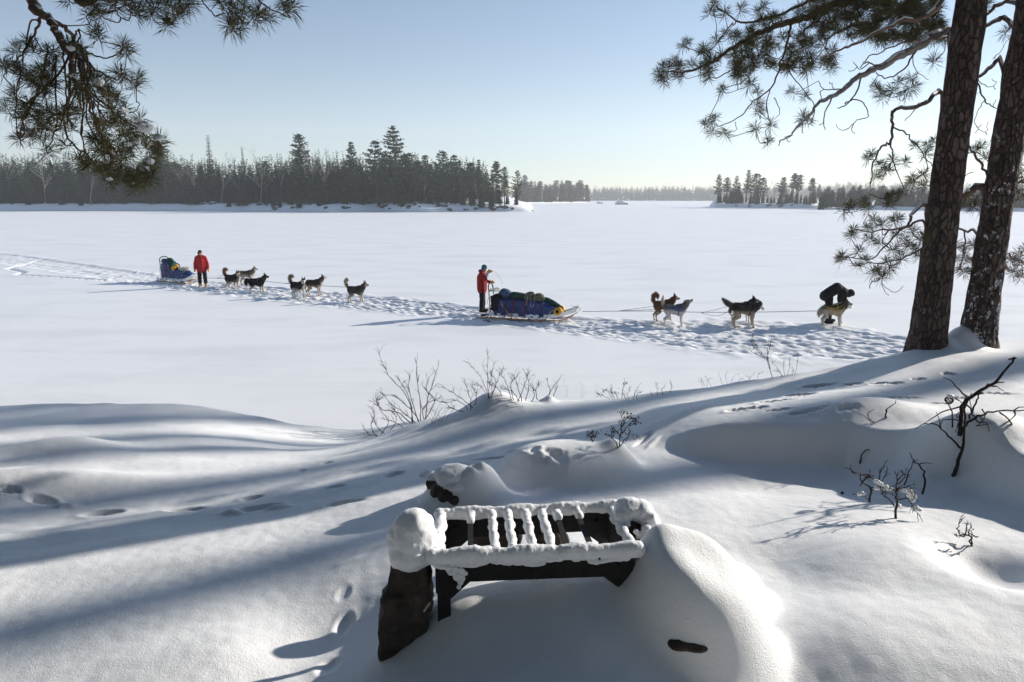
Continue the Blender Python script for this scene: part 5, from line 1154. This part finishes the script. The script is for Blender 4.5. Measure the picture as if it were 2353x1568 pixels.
    # fur tufts along the coat so that the outline is not smooth
    me = ob.data; n = len(me.vertices); co = np.empty(n*3); no = np.empty(n*3); me.vertices.foreach_get('co', co); me.vertices.foreach_get('normal', no); co = co.reshape(-1, 3); no = no.reshape(-1, 3)
    cc = np.empty(n*4); me.color_attributes['coat'].data.foreach_get('color', cc); cc = cc.reshape(-1, 4)
    rg = np.random.RandomState(seed+1); sel = rg.choice(n, min(n, 9000), replace=False); far = (np.linalg.norm(co[sel]-hcv, axis=1) > .13) & (co[sel][:, 2] > .16); sel = sel[far]
    p = co[sel]; d = no[sel]*.55 + np.array([-.75, 0, -.28]) + rg.normal(size=p.shape)*.22; d /= np.linalg.norm(d, axis=1)[:, None]; 
    istail = (p[:, 0] < -.38) | ((p[:, 0] < -.2) & (p[:, 2] > .63)); d[istail] = (no[sel][istail] + rg.normal(size=p[istail].shape)*.35); d /= np.linalg.norm(d, axis=1)[:, None]
    L = np.where(istail, .05, np.where(p[:, 2] > .3, .030, .013))*rg.uniform(.6, 1.2, len(sel)); sd = np.cross(d, rg.normal(size=p.shape)); sd /= np.linalg.norm(sd, axis=1)[:, None]
    V = np.stack([p + sd*.0026, p + d*L[:, None], p - sd*.0026], 1).reshape(-1, 3); nf = len(sel)
    fm_ = bpy.data.meshes.new('fur'); fm_.vertices.add(nf*3); fm_.vertices.foreach_set('co', V.ravel()); fm_.loops.add(nf*3); fm_.loops.foreach_set('vertex_index', np.arange(nf*3)); fm_.polygons.add(nf); fm_.polygons.foreach_set('loop_start', np.arange(nf)*3); fm_.update(calc_edges=True)
    vcol(fm_, np.repeat(cc[sel][:, :3], 3, axis=0)); fm_.materials.append(M['fur']); 
    tmp = link('fur_tmp', fm_); bpy.ops.object.select_all(action='DESELECT'); tmp.select_set(True); ob.select_set(True); bpy.context.view_layer.objects.active = ob; bpy.ops.object.join()
    ob.location = (g.x, g.y, gz + .0); ob.rotation_euler.z = yaw; ob.scale = (s*.88, s*1.08, s*1.12)
    tag(ob, label, 'dog', 'sled dogs of the two teams')
    def ring(x, z, ry, rz, rad, mat, name, tilt=0):
        t = MB(); pts = [Vector((x + tilt*math.cos(a)*rz, ry*math.sin(a), z + rz*math.cos(a))) for a in [2*math.pi*k/24 for k in range(25)]]; t.tube(pts, rad, 6); t.build(name, M[mat], ob)
    if harness:
        hm_ = MB(); 
        def rr_(x, z, ry, rz, tilt=0): hm_.tube([Vector((x + tilt*math.cos(a)*rz, ry*math.sin(a), z + rz*math.cos(a))) for a in [2*math.pi*k/24 for k in range(25)]], .013, 5)
        rr_(.10, .455, .150, .165); rr_(.27, .50, .137, .12, .8)
        for sy in (-1, 1): hm_.tube([(.24, .10*sy, .60), (.05, .135*sy, .53), (-.15, .13*sy, .53), (-.38, .035*sy, .57)], .012, 5); hm_.tube([(.24, .13*sy, .45), (.08, .155*sy, .44), (-.15, .12*sy, .52), (-.38, .03*sy, .57)], .012, 5)
        hm_.build('harness', M[harness], ob)
    q = hc - nb; t = MB(); mid = nb.lerp(hc, .62); ax = q.normalized(); u_ = ax.orthogonal().normalized(); v_ = ax.cross(u_)
    t.tube([mid + (u_*math.cos(a) + v_*math.sin(a))*.112 for a in [2*math.pi*k/20 for k in range(21)]], .009, 5); t.build('collar', M['rope'], ob)
    return ob
def dogs():
    D = dict
    dog((536, 662), 'black dog with curled tail nearest the person in red', BLK, GRY, CRM, LTN, yaw=-.35, tail='curl', turn=-.5, tailc=BRN, harness='rope', s=1.08, seed=1, saddle=.36)
    dog((570, 655), 'sandy grey dog with a pale face behind two black dogs', (.30, .24, .18), CRM, WHT, CRM, yaw=.12, tail='down', turn=-.35, harness='rope', s=1.05, seed=2, head=(-.1, 0))
    dog((592, 671), 'all black dog with open mouth, lowest in the first group', BLK, BLK, (.05, .04, .035), LTN, yaw=.0, tail='bush', harness='rope', s=1.08, seed=3, saddle=.3, head=(-.08, 0), step=.05)
    dog((687, 683), 'black and white dog looking at the camera with light tail tip', BLK, WHT, WHT, CRM, yaw=-.45, tail='curl', turn=-.75, tailc=(.20, .16, .11), harness='rope', s=1.05, seed=4, saddle=.34, step=.04)
    dog((724, 679), 'grey brown dog with tall ears seen behind the black and white dog', DGR, LTN, LTN, LTN, yaw=-.1, tail='down', turn=.9, harness='rope', s=1.05, seed=5, head=(-.15, 0), saddle=.38)
    dog((820, 693), 'grey lead dog with hooked tail alone at the front of the left team', DGR, GRY, LTN, LTN, yaw=-.12, tail='hook', turn=-.15, tailc=(.40, .33, .26), harness='rope', s=1.06, seed=6, saddle=.38)
    dog((1524, 739), 'reddish brown dog with ring tail behind the pale grey dog', BRN, TAN, (.4, .3, .2), LTN, yaw=.25, tail='ring', turn=-.3, harness='rope', s=1.06, seed=7, saddle=.34)
    dog((1550, 747), 'pale grey dog with upright tail and blue harness straps', (.24, .20, .17), WHT, (.5, .44, .37), WHT, yaw=-.15, tail='up', turn=.25, tailc=CRM, harness='blue_web', s=1.10, seed=8, head=(-.55, 0), saddle=.46, earback=True)
    dog((1704, 741), 'black dog with only its head and legs showing behind the wolf grey dog', BLK, GRY, (.1, .09, .08), WHT, yaw=.1, tail='down', turn=-.1, harness='rope', s=1.04, seed=9, head=(-.05, 0))
    dog((1711, 749), 'large dark wolf grey dog with its tail held out behind and head lowered', (.055, .042, .038), LTN, WHT, LTN, yaw=-.1, tail='back', turn=.1, harness='rope', s=1.22, seed=10, snout_down=1.0, head=(.55, 0), saddle=.40, earback=True, tailc=(.10, .08, .07))
    dog((1915, 743), 'white dog behind the yellow harnessed dog under the bending person', (.60, .55, .48), WHT, WHT, WHT, yaw=-.05, tail='down', turn=-.1, harness='rope', s=1.02, seed=11, snout_down=1.4, head=(.1, 0))
    dog((1912, 750), 'cream dog with dark head and yellow harness at the front of the right team', (.10, .08, .06), (.58, .5, .4), (.3, .25, .2), CRM, yaw=-.3, tail='down', turn=.05, harness='yel_web', s=1.05, seed=12, saddle=.50)
dogs()

# ---------------------------------------------------------------- people
def person(px, label, yaw, pose, mats, z=0, s=1.0, seed=0):
    g = onz(*px); J = {k: Vector(v) for k, v in pose.items()}
    r = random.Random(seed)
    # body: one continuous figure
    b = MB(); c = b.cap; hd = J['head']; hr = Matrix.Rotation(pose.get('_hy', (0, 0, 0))[2], 3, 'Z') @ Matrix.Rotation(pose.get('_hy', (0, 0, 0))[1], 3, 'Y')
    H = lambda x, y, z_: hd + hr @ Vector((x, y, z_))
    b.ell(hd, (.093, .076, .115), hr, 18, 14); b.ell(H(.012, 0, -.055), (.07, .058, .06), hr); b.cap(H(.085, 0, .0), H(.103, 0, -.028), .010, .014); b.ell(H(.086, 0, -.062), (.014, .026, .007), hr); b.ell(H(.075, 0, -.09), (.02, .024, .018), hr)
    for sy in (-1, 1): b.ell(H(-.005, .078*sy, -.012), (.02, .011, .03), hr); b.ell(H(.078, .03*sy, .022), (.014, .018, .008), hr)
    c(hd - (hd-J['neck'])*.5, J['neck'], .055, .06); c(J['neck'], J['chest'], .07, .13); c(J['chest'], J['pelvis'], .13, .125)
    for a in 'LR':
        sh, el, wr, hp, kn, an, to = [J[k+a] for k in ('sh', 'el', 'wr', 'hp', 'kn', 'an', 'to')]
        c(J['neck'], sh, .06, .06); c(sh, el, .052, .04); c(el, wr, .04, .028); hv = (wr-el).normalized(); c(wr, wr + hv*.08, .03, .03)
        c(J['pelvis'], hp, .1, .09); c(hp, kn, .085, .055); c(kn, an, .052, .036); c(an, to, .038, .03)
    bo = remesh(b, 'person', .011, M['skin'], None, 2); 
    for sy in (-1, 1):
        ey = MB(); ey.ell(H(.084, .03*sy, .014), .009, nu=8, nv=6); ey.build('eye', M['black_cloth'], bo)
    wr_ = lambda sd, amp=.012: (lambda co: fbm(co[:, 0]*5+sd, co[:, 1]*5, co[:, 2]*9, 4)*amp + np.abs(pnoise(co[:, 0]*9, co[:, 1]*9+sd, co[:, 2]*14))*amp*.7)
    # jacket
    j = MB(); c = j.cap; k_ = pose.get('_fat', (1, 0, 0))[0]
    c(J['neck'] - (J['neck']-J['chest'])*.25, J['chest'], .13*k_, .175*k_); c(J['chest'], J['pelvis'], .175*k_, .18*k_); hem = J['pelvis'] + (J['pelvis']-J['chest']).normalized()*.12
    c(J['pelvis'], hem, .18*k_, .175*k_)
    sdv = (J['shL']-J['shR']).normalized()
    for t_ in (-.09, .09): c(J['chest'] + sdv*t_, hem + sdv*t_, .135*k_, .14*k_)
    for a in 'LR':
        sh, el, wr = J['sh'+a], J['el'+a], J['wr'+a]; c(J['neck'] + (sh-J['neck'])*.4, sh, .10, .092); c(sh, el, .088, .07); 
        if not (a == 'R' and 'sleeve' in mats): c(el, wr, .068, .056)
        else: c(el, el + (wr-el)*.15, .068, .062)
    remesh(j, 'jacket', .013, M[mats['jacket']], bo, 2, wr_(seed))
    if 'sleeve' in mats: sv = MB(); sv.cap(J['elR'] + (J['wrR']-J['elR'])*.12, J['wrR'], .06, .052); remesh(sv, 'sleeve_cuff', .01, M[mats['sleeve']], bo, 1, wr_(seed+3, .006))
    hdm = MB(); hb = hd - (hd-J['neck'])*.45
    if mats['hat'] == 'hood':
        hdm.ell(hd + hr @ Vector((-.02, 0, .01)), (.125, .115, .15), hr, 16, 12); hdm.cap(hd + hr @ Vector((-.05, 0, -.08)), J['neck'], .11, .12); hdm.cap(hd + hr @ Vector((.05, 0, .09)), hd + hr @ Vector((.075, 0, .06)), .06, .055)
        remesh(hdm, 'hood', .011, M['black_cloth'], bo, 1, wr_(seed+1, .01))
    else:
        hdm.ell(J['neck'] + hr @ Vector((-.10, 0, .03)), (.075, .13, .06), hr); hdm.cap(J['neck'] + Vector((-.04, .09, .03)), J['neck'] + Vector((-.04, -.09, .03)), .055, .055); hdm.cap(J['neck'] + Vector((-.03, 0, .01)), J['neck'] + Vector((.05, 0, -.02)), .085, .07)
        remesh(hdm, 'hood', .011, M[mats['jacket']], bo, 1, wr_(seed+1, .008))
        ht = MB(); ht.ell(H(-.012, 0, .045), (.108, .094, .100), hr, 20, 14, f=lambda q: 1 if q.z > -.25 else .8); ht.cap(H(-.05, .06, -.02), H(-.05, -.06, -.02), .05, .05)
        for sy in (-1, 1): ht.ell(H(-.012, .072*sy, -.02), (.045, .018, .05), hr)
        remesh(ht, 'hat', .009, M[mats['hat']], bo, 1)
    tr = MB()
    for a in 'LR':
        hp, kn, an = J['hp'+a], J['kn'+a], J['an'+a]; tr.cap(J['pelvis'] - Vector((0, 0, .02)), hp, .13, .115); tr.cap(hp, kn, .11, .088); tr.cap(kn, an + (kn-an)*.35, .088, .085)
    remesh(tr, 'trousers', .013, M['black_cloth'], bo, 2, wr_(seed+5, .016))
    for a in 'LR':
        kn, an, to = J['kn'+a], J['an'+a], J['to'+a]; bt = MB(); bt.cap(an + (kn-an)*.62, an + Vector((0, 0, .02)), .078, .068); bt.cap(an + Vector((-.03, 0, -.03)), to, .058, .052); remesh(bt, 'boot', .011, M[mats['boot']], bo, 1, wr_(seed+7, .008))
        wr, el = J['wr'+a], J['el'+a]; hv = (wr-el).normalized(); hv = J.get('hd'+a, wr + hv*.1) - wr; hv.normalize(); mt = MB()
        mt.cap(wr - hv*.02, wr + hv*.06, .045, .05); mt.cap(wr + hv*.06, wr + hv*.13, .048, .036); sv_ = hv.cross(Vector((0, 1, 0))); sv_ = sv_.normalized() if sv_.length > .1 else Vector((1, 0, 0)); mt.cap(wr + hv*.03 + sv_*.03, wr + hv*.09 + sv_*.058, .024, .018)
        remesh(mt, 'mitten', .008, M[mats['mitten']], bo, 1)
    bo.location = (g.x, g.y, lz(g.x, g.y) + z); bo.rotation_euler.z = yaw; bo.scale = (s, s, s); tag(bo, label, 'person'); return bo
def people():
    st = dict(pelvis=(0, 0, .96), chest=(.0, 0, 1.28), neck=(0, 0, 1.46), head=(.03, 0, 1.63), shL=(0, .18, 1.40), shR=(0, -.18, 1.40), elL=(.0, .27, 1.13), elR=(.0, -.27, 1.13), wrL=(.05, .29, .90), wrR=(.05, -.29, .90),
              hpL=(0, .10, .88), hpR=(0, -.10, .88), knL=(.02, .12, .50), knR=(.02, -.12, .50), anL=(0, .13, .09), anR=(0, -.13, .09), toL=(.16, .15, .05), toR=(.16, -.15, .05))
    a = dict(st); a['_fat'] = (1.0, 0, 0); a['_hy'] = (0, 0, .5)
    person((467, 658), 'person in a bright red anorak and dark hat standing beside the left sled', -1.25, a, dict(jacket='red_cloth', hat='darkhat', boot='tanboot', mitten='mitten'), s=1.02, seed=1)
    b = dict(st); b.update(wrR=(.25, -.13, 1.50), elR=(.17, -.22, 1.26), shR=(.02, -.18, 1.40), elL=(.08, .24, 1.14), wrL=(.30, .14, 1.10), hdR=(.36, -.10, 1.52), hdL=(.42, .12, 1.10), head=(.09, 0, 1.62), neck=(.03, 0, 1.46), anL=(.02, .14, .09), anR=(-.02, -.12, .09), _hy=(0, .35, -.1), _fat=(1.03, 0, 0))
    person((1108, 722), 'person in a dark red parka and teal hat working at the sled handlebar', -.1, b, dict(jacket='red2', hat='teal', boot='black_cloth', mitten='mitten', sleeve='greysl'), z=.10, s=1.0, seed=2)
    c = dict(pelvis=(-.10, 0, .98), chest=(.16, 0, 1.17), neck=(.42, 0, 1.06), head=(.60, 0, .98), shL=(.36, .18, 1.04), shR=(.36, -.18, 1.04), elL=(.36, .2, .76), elR=(.34, -.2, .76), wrL=(.42, .16, .56), wrR=(.38, -.16, .56),
             hpL=(-.08, .10, .86), hpR=(-.08, -.10, .86), knL=(.04, .14, .48), knR=(-.08, -.14, .48), anL=(.08, .16, .09), anR=(-.12, -.16, .09), toL=(.24, .18, .05), toR=(.04, -.18, .05), _hy=(0, .9, 0), _fat=(1.02, 0, 0))
    person((1904, 742), 'person all in black with the hood up bending over the front dogs', -.05, c, dict(jacket='black_cloth', hat='hood', boot='black_cloth', mitten='black_cloth'), s=1.03, seed=3)
people()

# ---------------------------------------------------------------- sleds and their loads
def xf(o, base, yaw):
    o.matrix_world = Matrix.Translation(base) @ Matrix.Rotation(yaw, 4, 'Z')
def sled(base, yaw, L, hh, label, cargo):
    e = empty('dog_sled', base, yaw, label=label, cat='dog sled', group='freight sleds')
    for sy in (-1, 1):
        mb = MB(); pts = [(-.55, .27*sy, .03), (0, .27*sy, .025), (L*.6, .27*sy, .025), (L*.8, .27*sy, .05), (L*.9, .27*sy, .14), (L*.97, .27*sy, .27)]
        pp = smooth_path(pts, 4)
        for a, b in zip(pp[:-1], pp[1:]): mb.bar(a, b + (b-a)*.05, .05, .03)
        mb.build('runner', M['wood'], e, False)
        mb = MB(); top = smooth_path([(-.05, .29*sy, .17), (L*.55, .29*sy, .16), (L*.75, .29*sy, .21), (L*.9, .28*sy, .34), (L, .25*sy, .46)], 5)
        for a, b in zip(top[:-1], top[1:]): mb.bar(a, b + (b-a)*.05, .014, .13)
        for k in (10, 13, 16): mb.ell(top[k] + Vector((0, .012*sy, 0)), .014, nu=6, nv=4)
        mb.build('side_board', M['whiteplastic'], e, False)
        mb = MB(); mb.tube([(.02, .27*sy, .05), (-.02, .27*sy, .6), (-.06, .26*sy, hh-.15)], .020, 6); mb.build('stanchion', M['wood'], e)
        mb = MB(); mb.bar((.42, .305*sy, .58), (.74, .305*sy, .12), .02, .05); mb.build('brace', M['wood'], e, False)
        mb = MB()
        for f in (.25, .45, .62): mb.bar((L*f, .27*sy, .03), (L*f, .27*sy, .15), .04, .03)
        mb.build('post', M['wood'], e, False)
    mb = MB(); bed = smooth_path([(-.05, 0, .14), (L*.55, 0, .13), (L*.75, 0, .17), (L*.9, 0, .30), (L*1.0, 0, .44)], 5)
    for a, b in zip(bed[:-1], bed[1:]): mb.bar(a, b + (b-a)*.05, .54, .015)
    mb.build('bed', M['whiteplastic'], e, False)
    mb = MB(); mb.tube(smooth_path([(-.06, -.26, hh-.18), (-.08, -.22, hh-.04), (-.08, -.10, hh+.04), (-.08, .10, hh+.04), (-.08, .22, hh-.04), (-.06, .26, hh-.18)], 4), .022, 8); mb.bar((-.05, -.27, hh-.22), (-.05, .27, hh-.22), .03, .035); mb.build('driving_bow', M['black_cloth'], e)
    mb = MB(); mb.tube(smooth_path([(L*.80, -.27, .22), (L*.97, -.2, .50), (L*1.02, 0, .56), (L*.97, .2, .50), (L*.80, .27, .22)], 4), .016, 6); mb.build('brush_bow', M['whiteplastic'], e)
    mb = MB(); mb.tube(smooth_path([(L*.93, -.2, .58), (L*1.03, -.05, .50), (L*1.02, .05, .40), (L*.98, 0, .28)], 4), .009, 5); mb.tube(smooth_path([(0, -.28, .85), (-.1, -.3, .6), (-.02, -.3, .4), (-.12, -.28, .1)], 4), .008, 5); mb.build('cord', M['paleR'], e)
    mb = MB(); mb.box((-.28, 0, .06), (.3, .4, .02)); mb.ell((-.24, 0, .08), (.16, .2, .03)); mb.build('foot_board', M['black_cloth'], e, False)
    r = random.Random(int(L*10)); sb = MB()
    for k in range(26):
        x = r.uniform(-.4, L*.65); sy = r.choice((-1, -1, 1)); sb.ell((x, .31*sy + r.uniform(-.01, .02), r.uniform(.06, .2)), (r.uniform(.05, .14), .03, r.uniform(.02, .05)), nu=8, nv=5)
    remesh(sb, 'caked_snow', .014, M['snow_clump'], e, 1)
    for nm, mat, lab, cat, prims, vox, amp, kids in cargo:
        mb = MB()
        for p in prims:
            if p[0] == 'e': mb.ell(p[1], p[2], Matrix.Rotation(p[3] if len(p) > 3 else 0, 3, 'Y'), 16, 12)
            elif p[0] == 'b': mb.box(p[1], p[2], rot=Matrix.Rotation(p[3] if len(p) > 3 else 0, 3, 'Y'))
            elif p[0] == 'c': mb.cap(p[1], p[2], p[3], p[4])
            else: mb.tube([Vector(q) for q in p[1]], p[2], p[3] if len(p) > 3 else 6)
        sd = hash_(nm + lab)
        if vox: o = remesh(mb, nm, vox, M[mat], None, 2, lambda co: fbm(co[:, 0]*3+sd, co[:, 1]*4, co[:, 2]*4, 4)*amp + np.abs(pnoise(co[:, 0]*7+sd, co[:, 1]*7, co[:, 2]*8))*amp*.8)
        else: o = mb.build(nm, M[mat])
        xf(o, base, yaw); tag(o, lab, cat)
        for kn, km, tubes, kr in kids:
            kb = MB()
            for t in tubes: kb.tube([Vector(q) for q in t], kr, 5 if kr < .05 else 18)
            kb.build(kn, M[km], o)
    return e
def hash_(s): return sum(ord(c)*(i+1) for i, c in enumerate(s)) % 97
def strap(x, zt, w_=.335, lean=0): return [(x, -w_-.015, .10), (x+lean*.4, -w_-.02, zt*.55), (x+lean*.8, -w_*.85, zt*.93), (x+lean, -.12, zt+.05), (x+lean, .12, zt+.05), (x+lean*.8, w_*.85, zt*.93), (x, w_+.015, .10)]
def tangle(c, rx, ry, rz, n, seed):
    r = random.Random(seed); out = []
    for _ in range(n):
        a = r.random()*6.28; out.append([(c[0] + rx*math.cos(a+k*.55)*r.uniform(.6, 1.1), c[1] + ry*math.sin(a+k*.55)*r.uniform(.6, 1.1), c[2] + r.uniform(-1, 1)*rz) for k in range(12)])
    return [smooth_path(t, 3) for t in out]
def sleds():
    b2 = onz(1132, 729); b2.z = lz(b2.x, b2.y) + .03; t2 = onz(1290, 737); y2 = math.atan2(t2.y-b2.y, t2.x-b2.x)
    sled(b2, y2, 3.12, 1.20, 'long loaded dog sled with white upturned prow beside the person in teal hat', [
        ('tarp_bundle', 'blue_tarp', 'long blue tarp bundle strapped on the larger right sled', 'tarp', [('b', (.62, 0, .40), (1.0, .58, .56)), ('b', (1.4, 0, .40), (1.1, .58, .54)), ('b', (2.0, 0, .34), (.8, .54, .38), .12), ('e', (.6, 0, .62), (.45, .3, .16)), ('e', (1.2, 0, .62), (.4, .3, .13)), ('e', (1.75, 0, .58), (.4, .3, .12)), ('e', (2.3, 0, .30), (.34, .26, .18), .2)], .028, .05,
            [('strap', 'red_strap', [strap(.82, .74, lean=.06)], .017), ('strap', 'red_strap', [strap(1.30, .72)], .020), ('strap', 'rope', [strap(.55, .78, lean=.05)], .014), ('strap', 'rope', [strap(1.85, .66)], .010), ('strap', 'paleR', [[(2.05, -.31, .08), (2.18, -.30, .3), (2.3, -.27, .42)]], .012)]),
        ('rear_bag', 'black_cloth', 'black bag hanging at the rear of the right sled', 'bag', [('b', (.16, -.08, .56), (.26, .5, .5)), ('e', (.22, -.12, .74), (.18, .22, .14))], .02, .04, []),
        ('stuff_sack', 'slate', 'grey blue stuff sack on top at the rear of the right sled', 'bag', [('e', (.50, 0, .90), (.22, .2, .16), .3), ('c', (.36, 0, .86), (.62, 0, .88), .13, .11)], .02, .03, []),
        ('duffel_bag', 'green_cloth', 'dark green duffel lying along the top of the blue tarp', 'bag', [('c', (.78, 0, .82), (1.22, 0, .80), .14, .12), ('e', (.95, 0, .82), (.32, .2, .13))], .02, .02, []),
        ('backpack', 'drab', 'olive backpack behind the green duffel on the right sled', 'backpack', [('b', (1.36, 0, .80), (.26, .34, .22), .15), ('e', (1.42, 0, .88), (.16, .17, .10))], .018, .05, [('strap', 'paleR', [[(1.35, -.2, .86), (1.36, -.26, .7), (1.34, -.33, .55)], [(1.48, -.2, .80), (1.5, -.28, .65), (1.5, -.34, .5)]], .008)]),
        ('backpack', 'drab', 'bulky dark backpack nearest the prow of the right sled', 'backpack', [('b', (1.70, 0, .76), (.28, .36, .22), -.1), ('e', (1.74, 0, .84), (.17, .18, .10)), ('e', (1.86, -.05, .76), (.1, .15, .11))], .018, .05, [('strap', 'paleR', [[(1.62, -.2, .82), (1.6, -.28, .65), (1.58, -.35, .48)]], .009)]),
        ('duffel_bag', 'green_cloth', 'green cover sloping down to the yellow foam roll', 'bag', [('c', (1.98, 0, .70), (2.2, 0, .62), .12, .11), ('c', (2.2, 0, .62), (2.52, 0, .44), .11, .09)], .02, .015, []),
        ('foam_roll', 'foam', 'rolled yellow foam pad across the front of the right sled', 'foam pad', [('t', [(2.46, -.33, .37), (2.46, .30, .37)], [.135, .135], 22)], 0, 0, [('roll_end', 'black_cloth', [[(2.46, -.338, .37), (2.46, -.332, .37)]], .06), ('strap', 'rope', [[(2.46+.14*math.cos(a), .1, .37+.14*math.sin(a)) for a in [k*.314 for k in range(21)]]], .012)]),
        ('rope_tangle', 'paleR', 'pale rope looped over the handlebar of the right sled', 'rope', [('t', t, .008, 4) for t in tangle((.08, 0, 1.0), .18, .26, .05, 6, 4)], 0, 0, [])])
    b1 = onz(384, 645); b1.z = lz(b1.x, b1.y) + .02; t1 = onz(436, 652); y1 = math.atan2(t1.y-b1.y, t1.x-b1.x) + .08
    sled(b1, y1, 2.65, 1.22, 'shorter dog sled turned towards the viewer behind the red anorak person', [
        ('tarp_bundle', 'blue_tarp', 'blue tarp bundle sloping down on the smaller left sled', 'tarp', [('b', (.42, 0, .52), (.8, .58, .80)), ('b', (1.15, 0, .42), (1.0, .56, .54), .18), ('e', (.35, 0, .92), (.38, .3, .16)), ('e', (1.8, 0, .38), (.5, .28, .24), .12), ('e', (1.1, 0, .55), (.4, .3, .15))], .028, .05,
            [('strap', 'red_strap', [strap(.5, 1.0)], .016), ('strap', 'rope', [strap(1.1, .66)], .011), ('strap', 'paleR', [strap(1.75, .55, .31)], .010)]),
        ('stuff_sack', 'slate', 'grey sack at the rear top of the left sled', 'bag', [('c', (.08, -.12, 1.06), (.16, .14, 1.06), .12, .12)], .02, .03, []),
        ('duffel_bag', 'green_cloth', 'dark green duffel draped over the left sled', 'bag', [('c', (.36, .05, 1.06), (.70, -.05, .94), .16, .16), ('c', (.70, -.05, .94), (.90, -.20, .72), .16, .12)], .02, .02, []),
        ('yellow_bag', 'foam', 'yellow bag tied on the side of the left sled load', 'bag', [('e', (1.06, -.22, .74), (.16, .12, .15)), ('e', (1.14, -.12, .84), (.10, .1, .10))], .018, .03, [('strap', 'rope', [[(.84, -.3, .74), (.98, -.33, .72), (1.12, -.28, .7)]], .03)]),
        ('dark_bag', 'black_cloth', 'black bag between the yellow bag and the pale rope', 'bag', [('e', (1.25, -.12, .66), (.16, .18, .12))], .018, .04, []),
        ('rope_tangle', 'paleR', 'tangle of pale green rope on the front of the left sled', 'rope', [('t', t, .010, 4) for t in tangle((1.55, 0, .72), .32, .24, .07, 12, 7)], 0, 0, [])])
    # snow hook and small line on the ice beside the right sled
    q = onz(1115, 738); mb = MB(); z = lz(q.x, q.y); mb.tube(smooth_path([(q.x-.12, q.y, z+.03), (q.x, q.y-.05, z+.08), (q.x+.14, q.y, z+.05), (q.x+.05, q.y+.06, z+.02), (q.x+.2, q.y+.02, z+.02)], 4), .012, 5)
    tag(mb.build('snow_hook', M['rope']), 'dark metal snow hook lying behind the right sled runners', 'snow hook')
def line_pts(A, B, sag, n=10): return [A.lerp(B, k/n) - Vector((0, 0, sag*4*(k/n)*(1-k/n))) for k in range(n+1)]
def lines():
    def L3(u, v, z): 
        q = onz(u, v); dd = pr(q)[2]; return P(u, v, dd) , q
    def at(u, foot, z): q = onz(u, foot); return Vector((q.x, q.y, z))
    for nm, lab, pts, tugs in [
        ('gangline', 'dark gangline running forward from the left sled through its dogs', [at(444, 650, .3), at(500, 655, .32), at(560, 661, .42), at(625, 668, .40), at(690, 676, .42), at(750, 681, .45), at(798, 690, .55)],
            [[at(500, 655, .32), at(516, 661, .62)], [at(500, 655, .32), at(552, 656, .55)], [at(560, 661, .42), at(568, 670, .5)], [at(655, 672, .42), at(668, 682, .55)], [at(655, 672, .42), at(705, 677, .52)]]),
        ('gangline', 'taut gangline running from the right sled to the two front dogs', [at(1338, 733, .26), at(1400, 736, .32), at(1505, 743, .42), at(1590, 744, .40), at(1680, 746, .42), at(1790, 746, .44), at(1885, 748, .50)],
            [[at(1420, 737, .34), at(1508, 739, .55)], [at(1420, 737, .34), at(1532, 747, .55)], [at(1610, 745, .38), at(1680, 748, .68)], [at(1610, 745, .38), at(1650, 746, .30), at(1685, 748, .62)]])]:
        mb = MB(); mb.tube(smooth_path(pts, 4), .010, 5); o = mb.build(nm, M['rope']); tag(o, lab, 'rope', 'ganglines of the two teams')
        for t in tugs: tb = MB(); tb.tube(smooth_path(t, 4), .007, 5); tb.build('tug_line', M['rope'], o)
    # thin cord held by the person at the right sled
    g = onz(1108, 722); A = Vector((g.x+.33, g.y-.14, 1.62)); mb = MB(); mb.tube(smooth_path([Vector((g.x+.38, g.y-.1, 1.14+.06)), A + Vector((-.08, 0, -.2)), A + Vector((-.05, 0, .02)), A + Vector((.2, .05, -.08)), A + Vector((.38, .1, -.36)), A + Vector((.44, .15, -.5))], 5), .008, 5)
    tag(mb.build('cord', M['paleR']), 'thin cord stretched between the two mittens of the teal hat person', 'rope')
sleds(); lines()
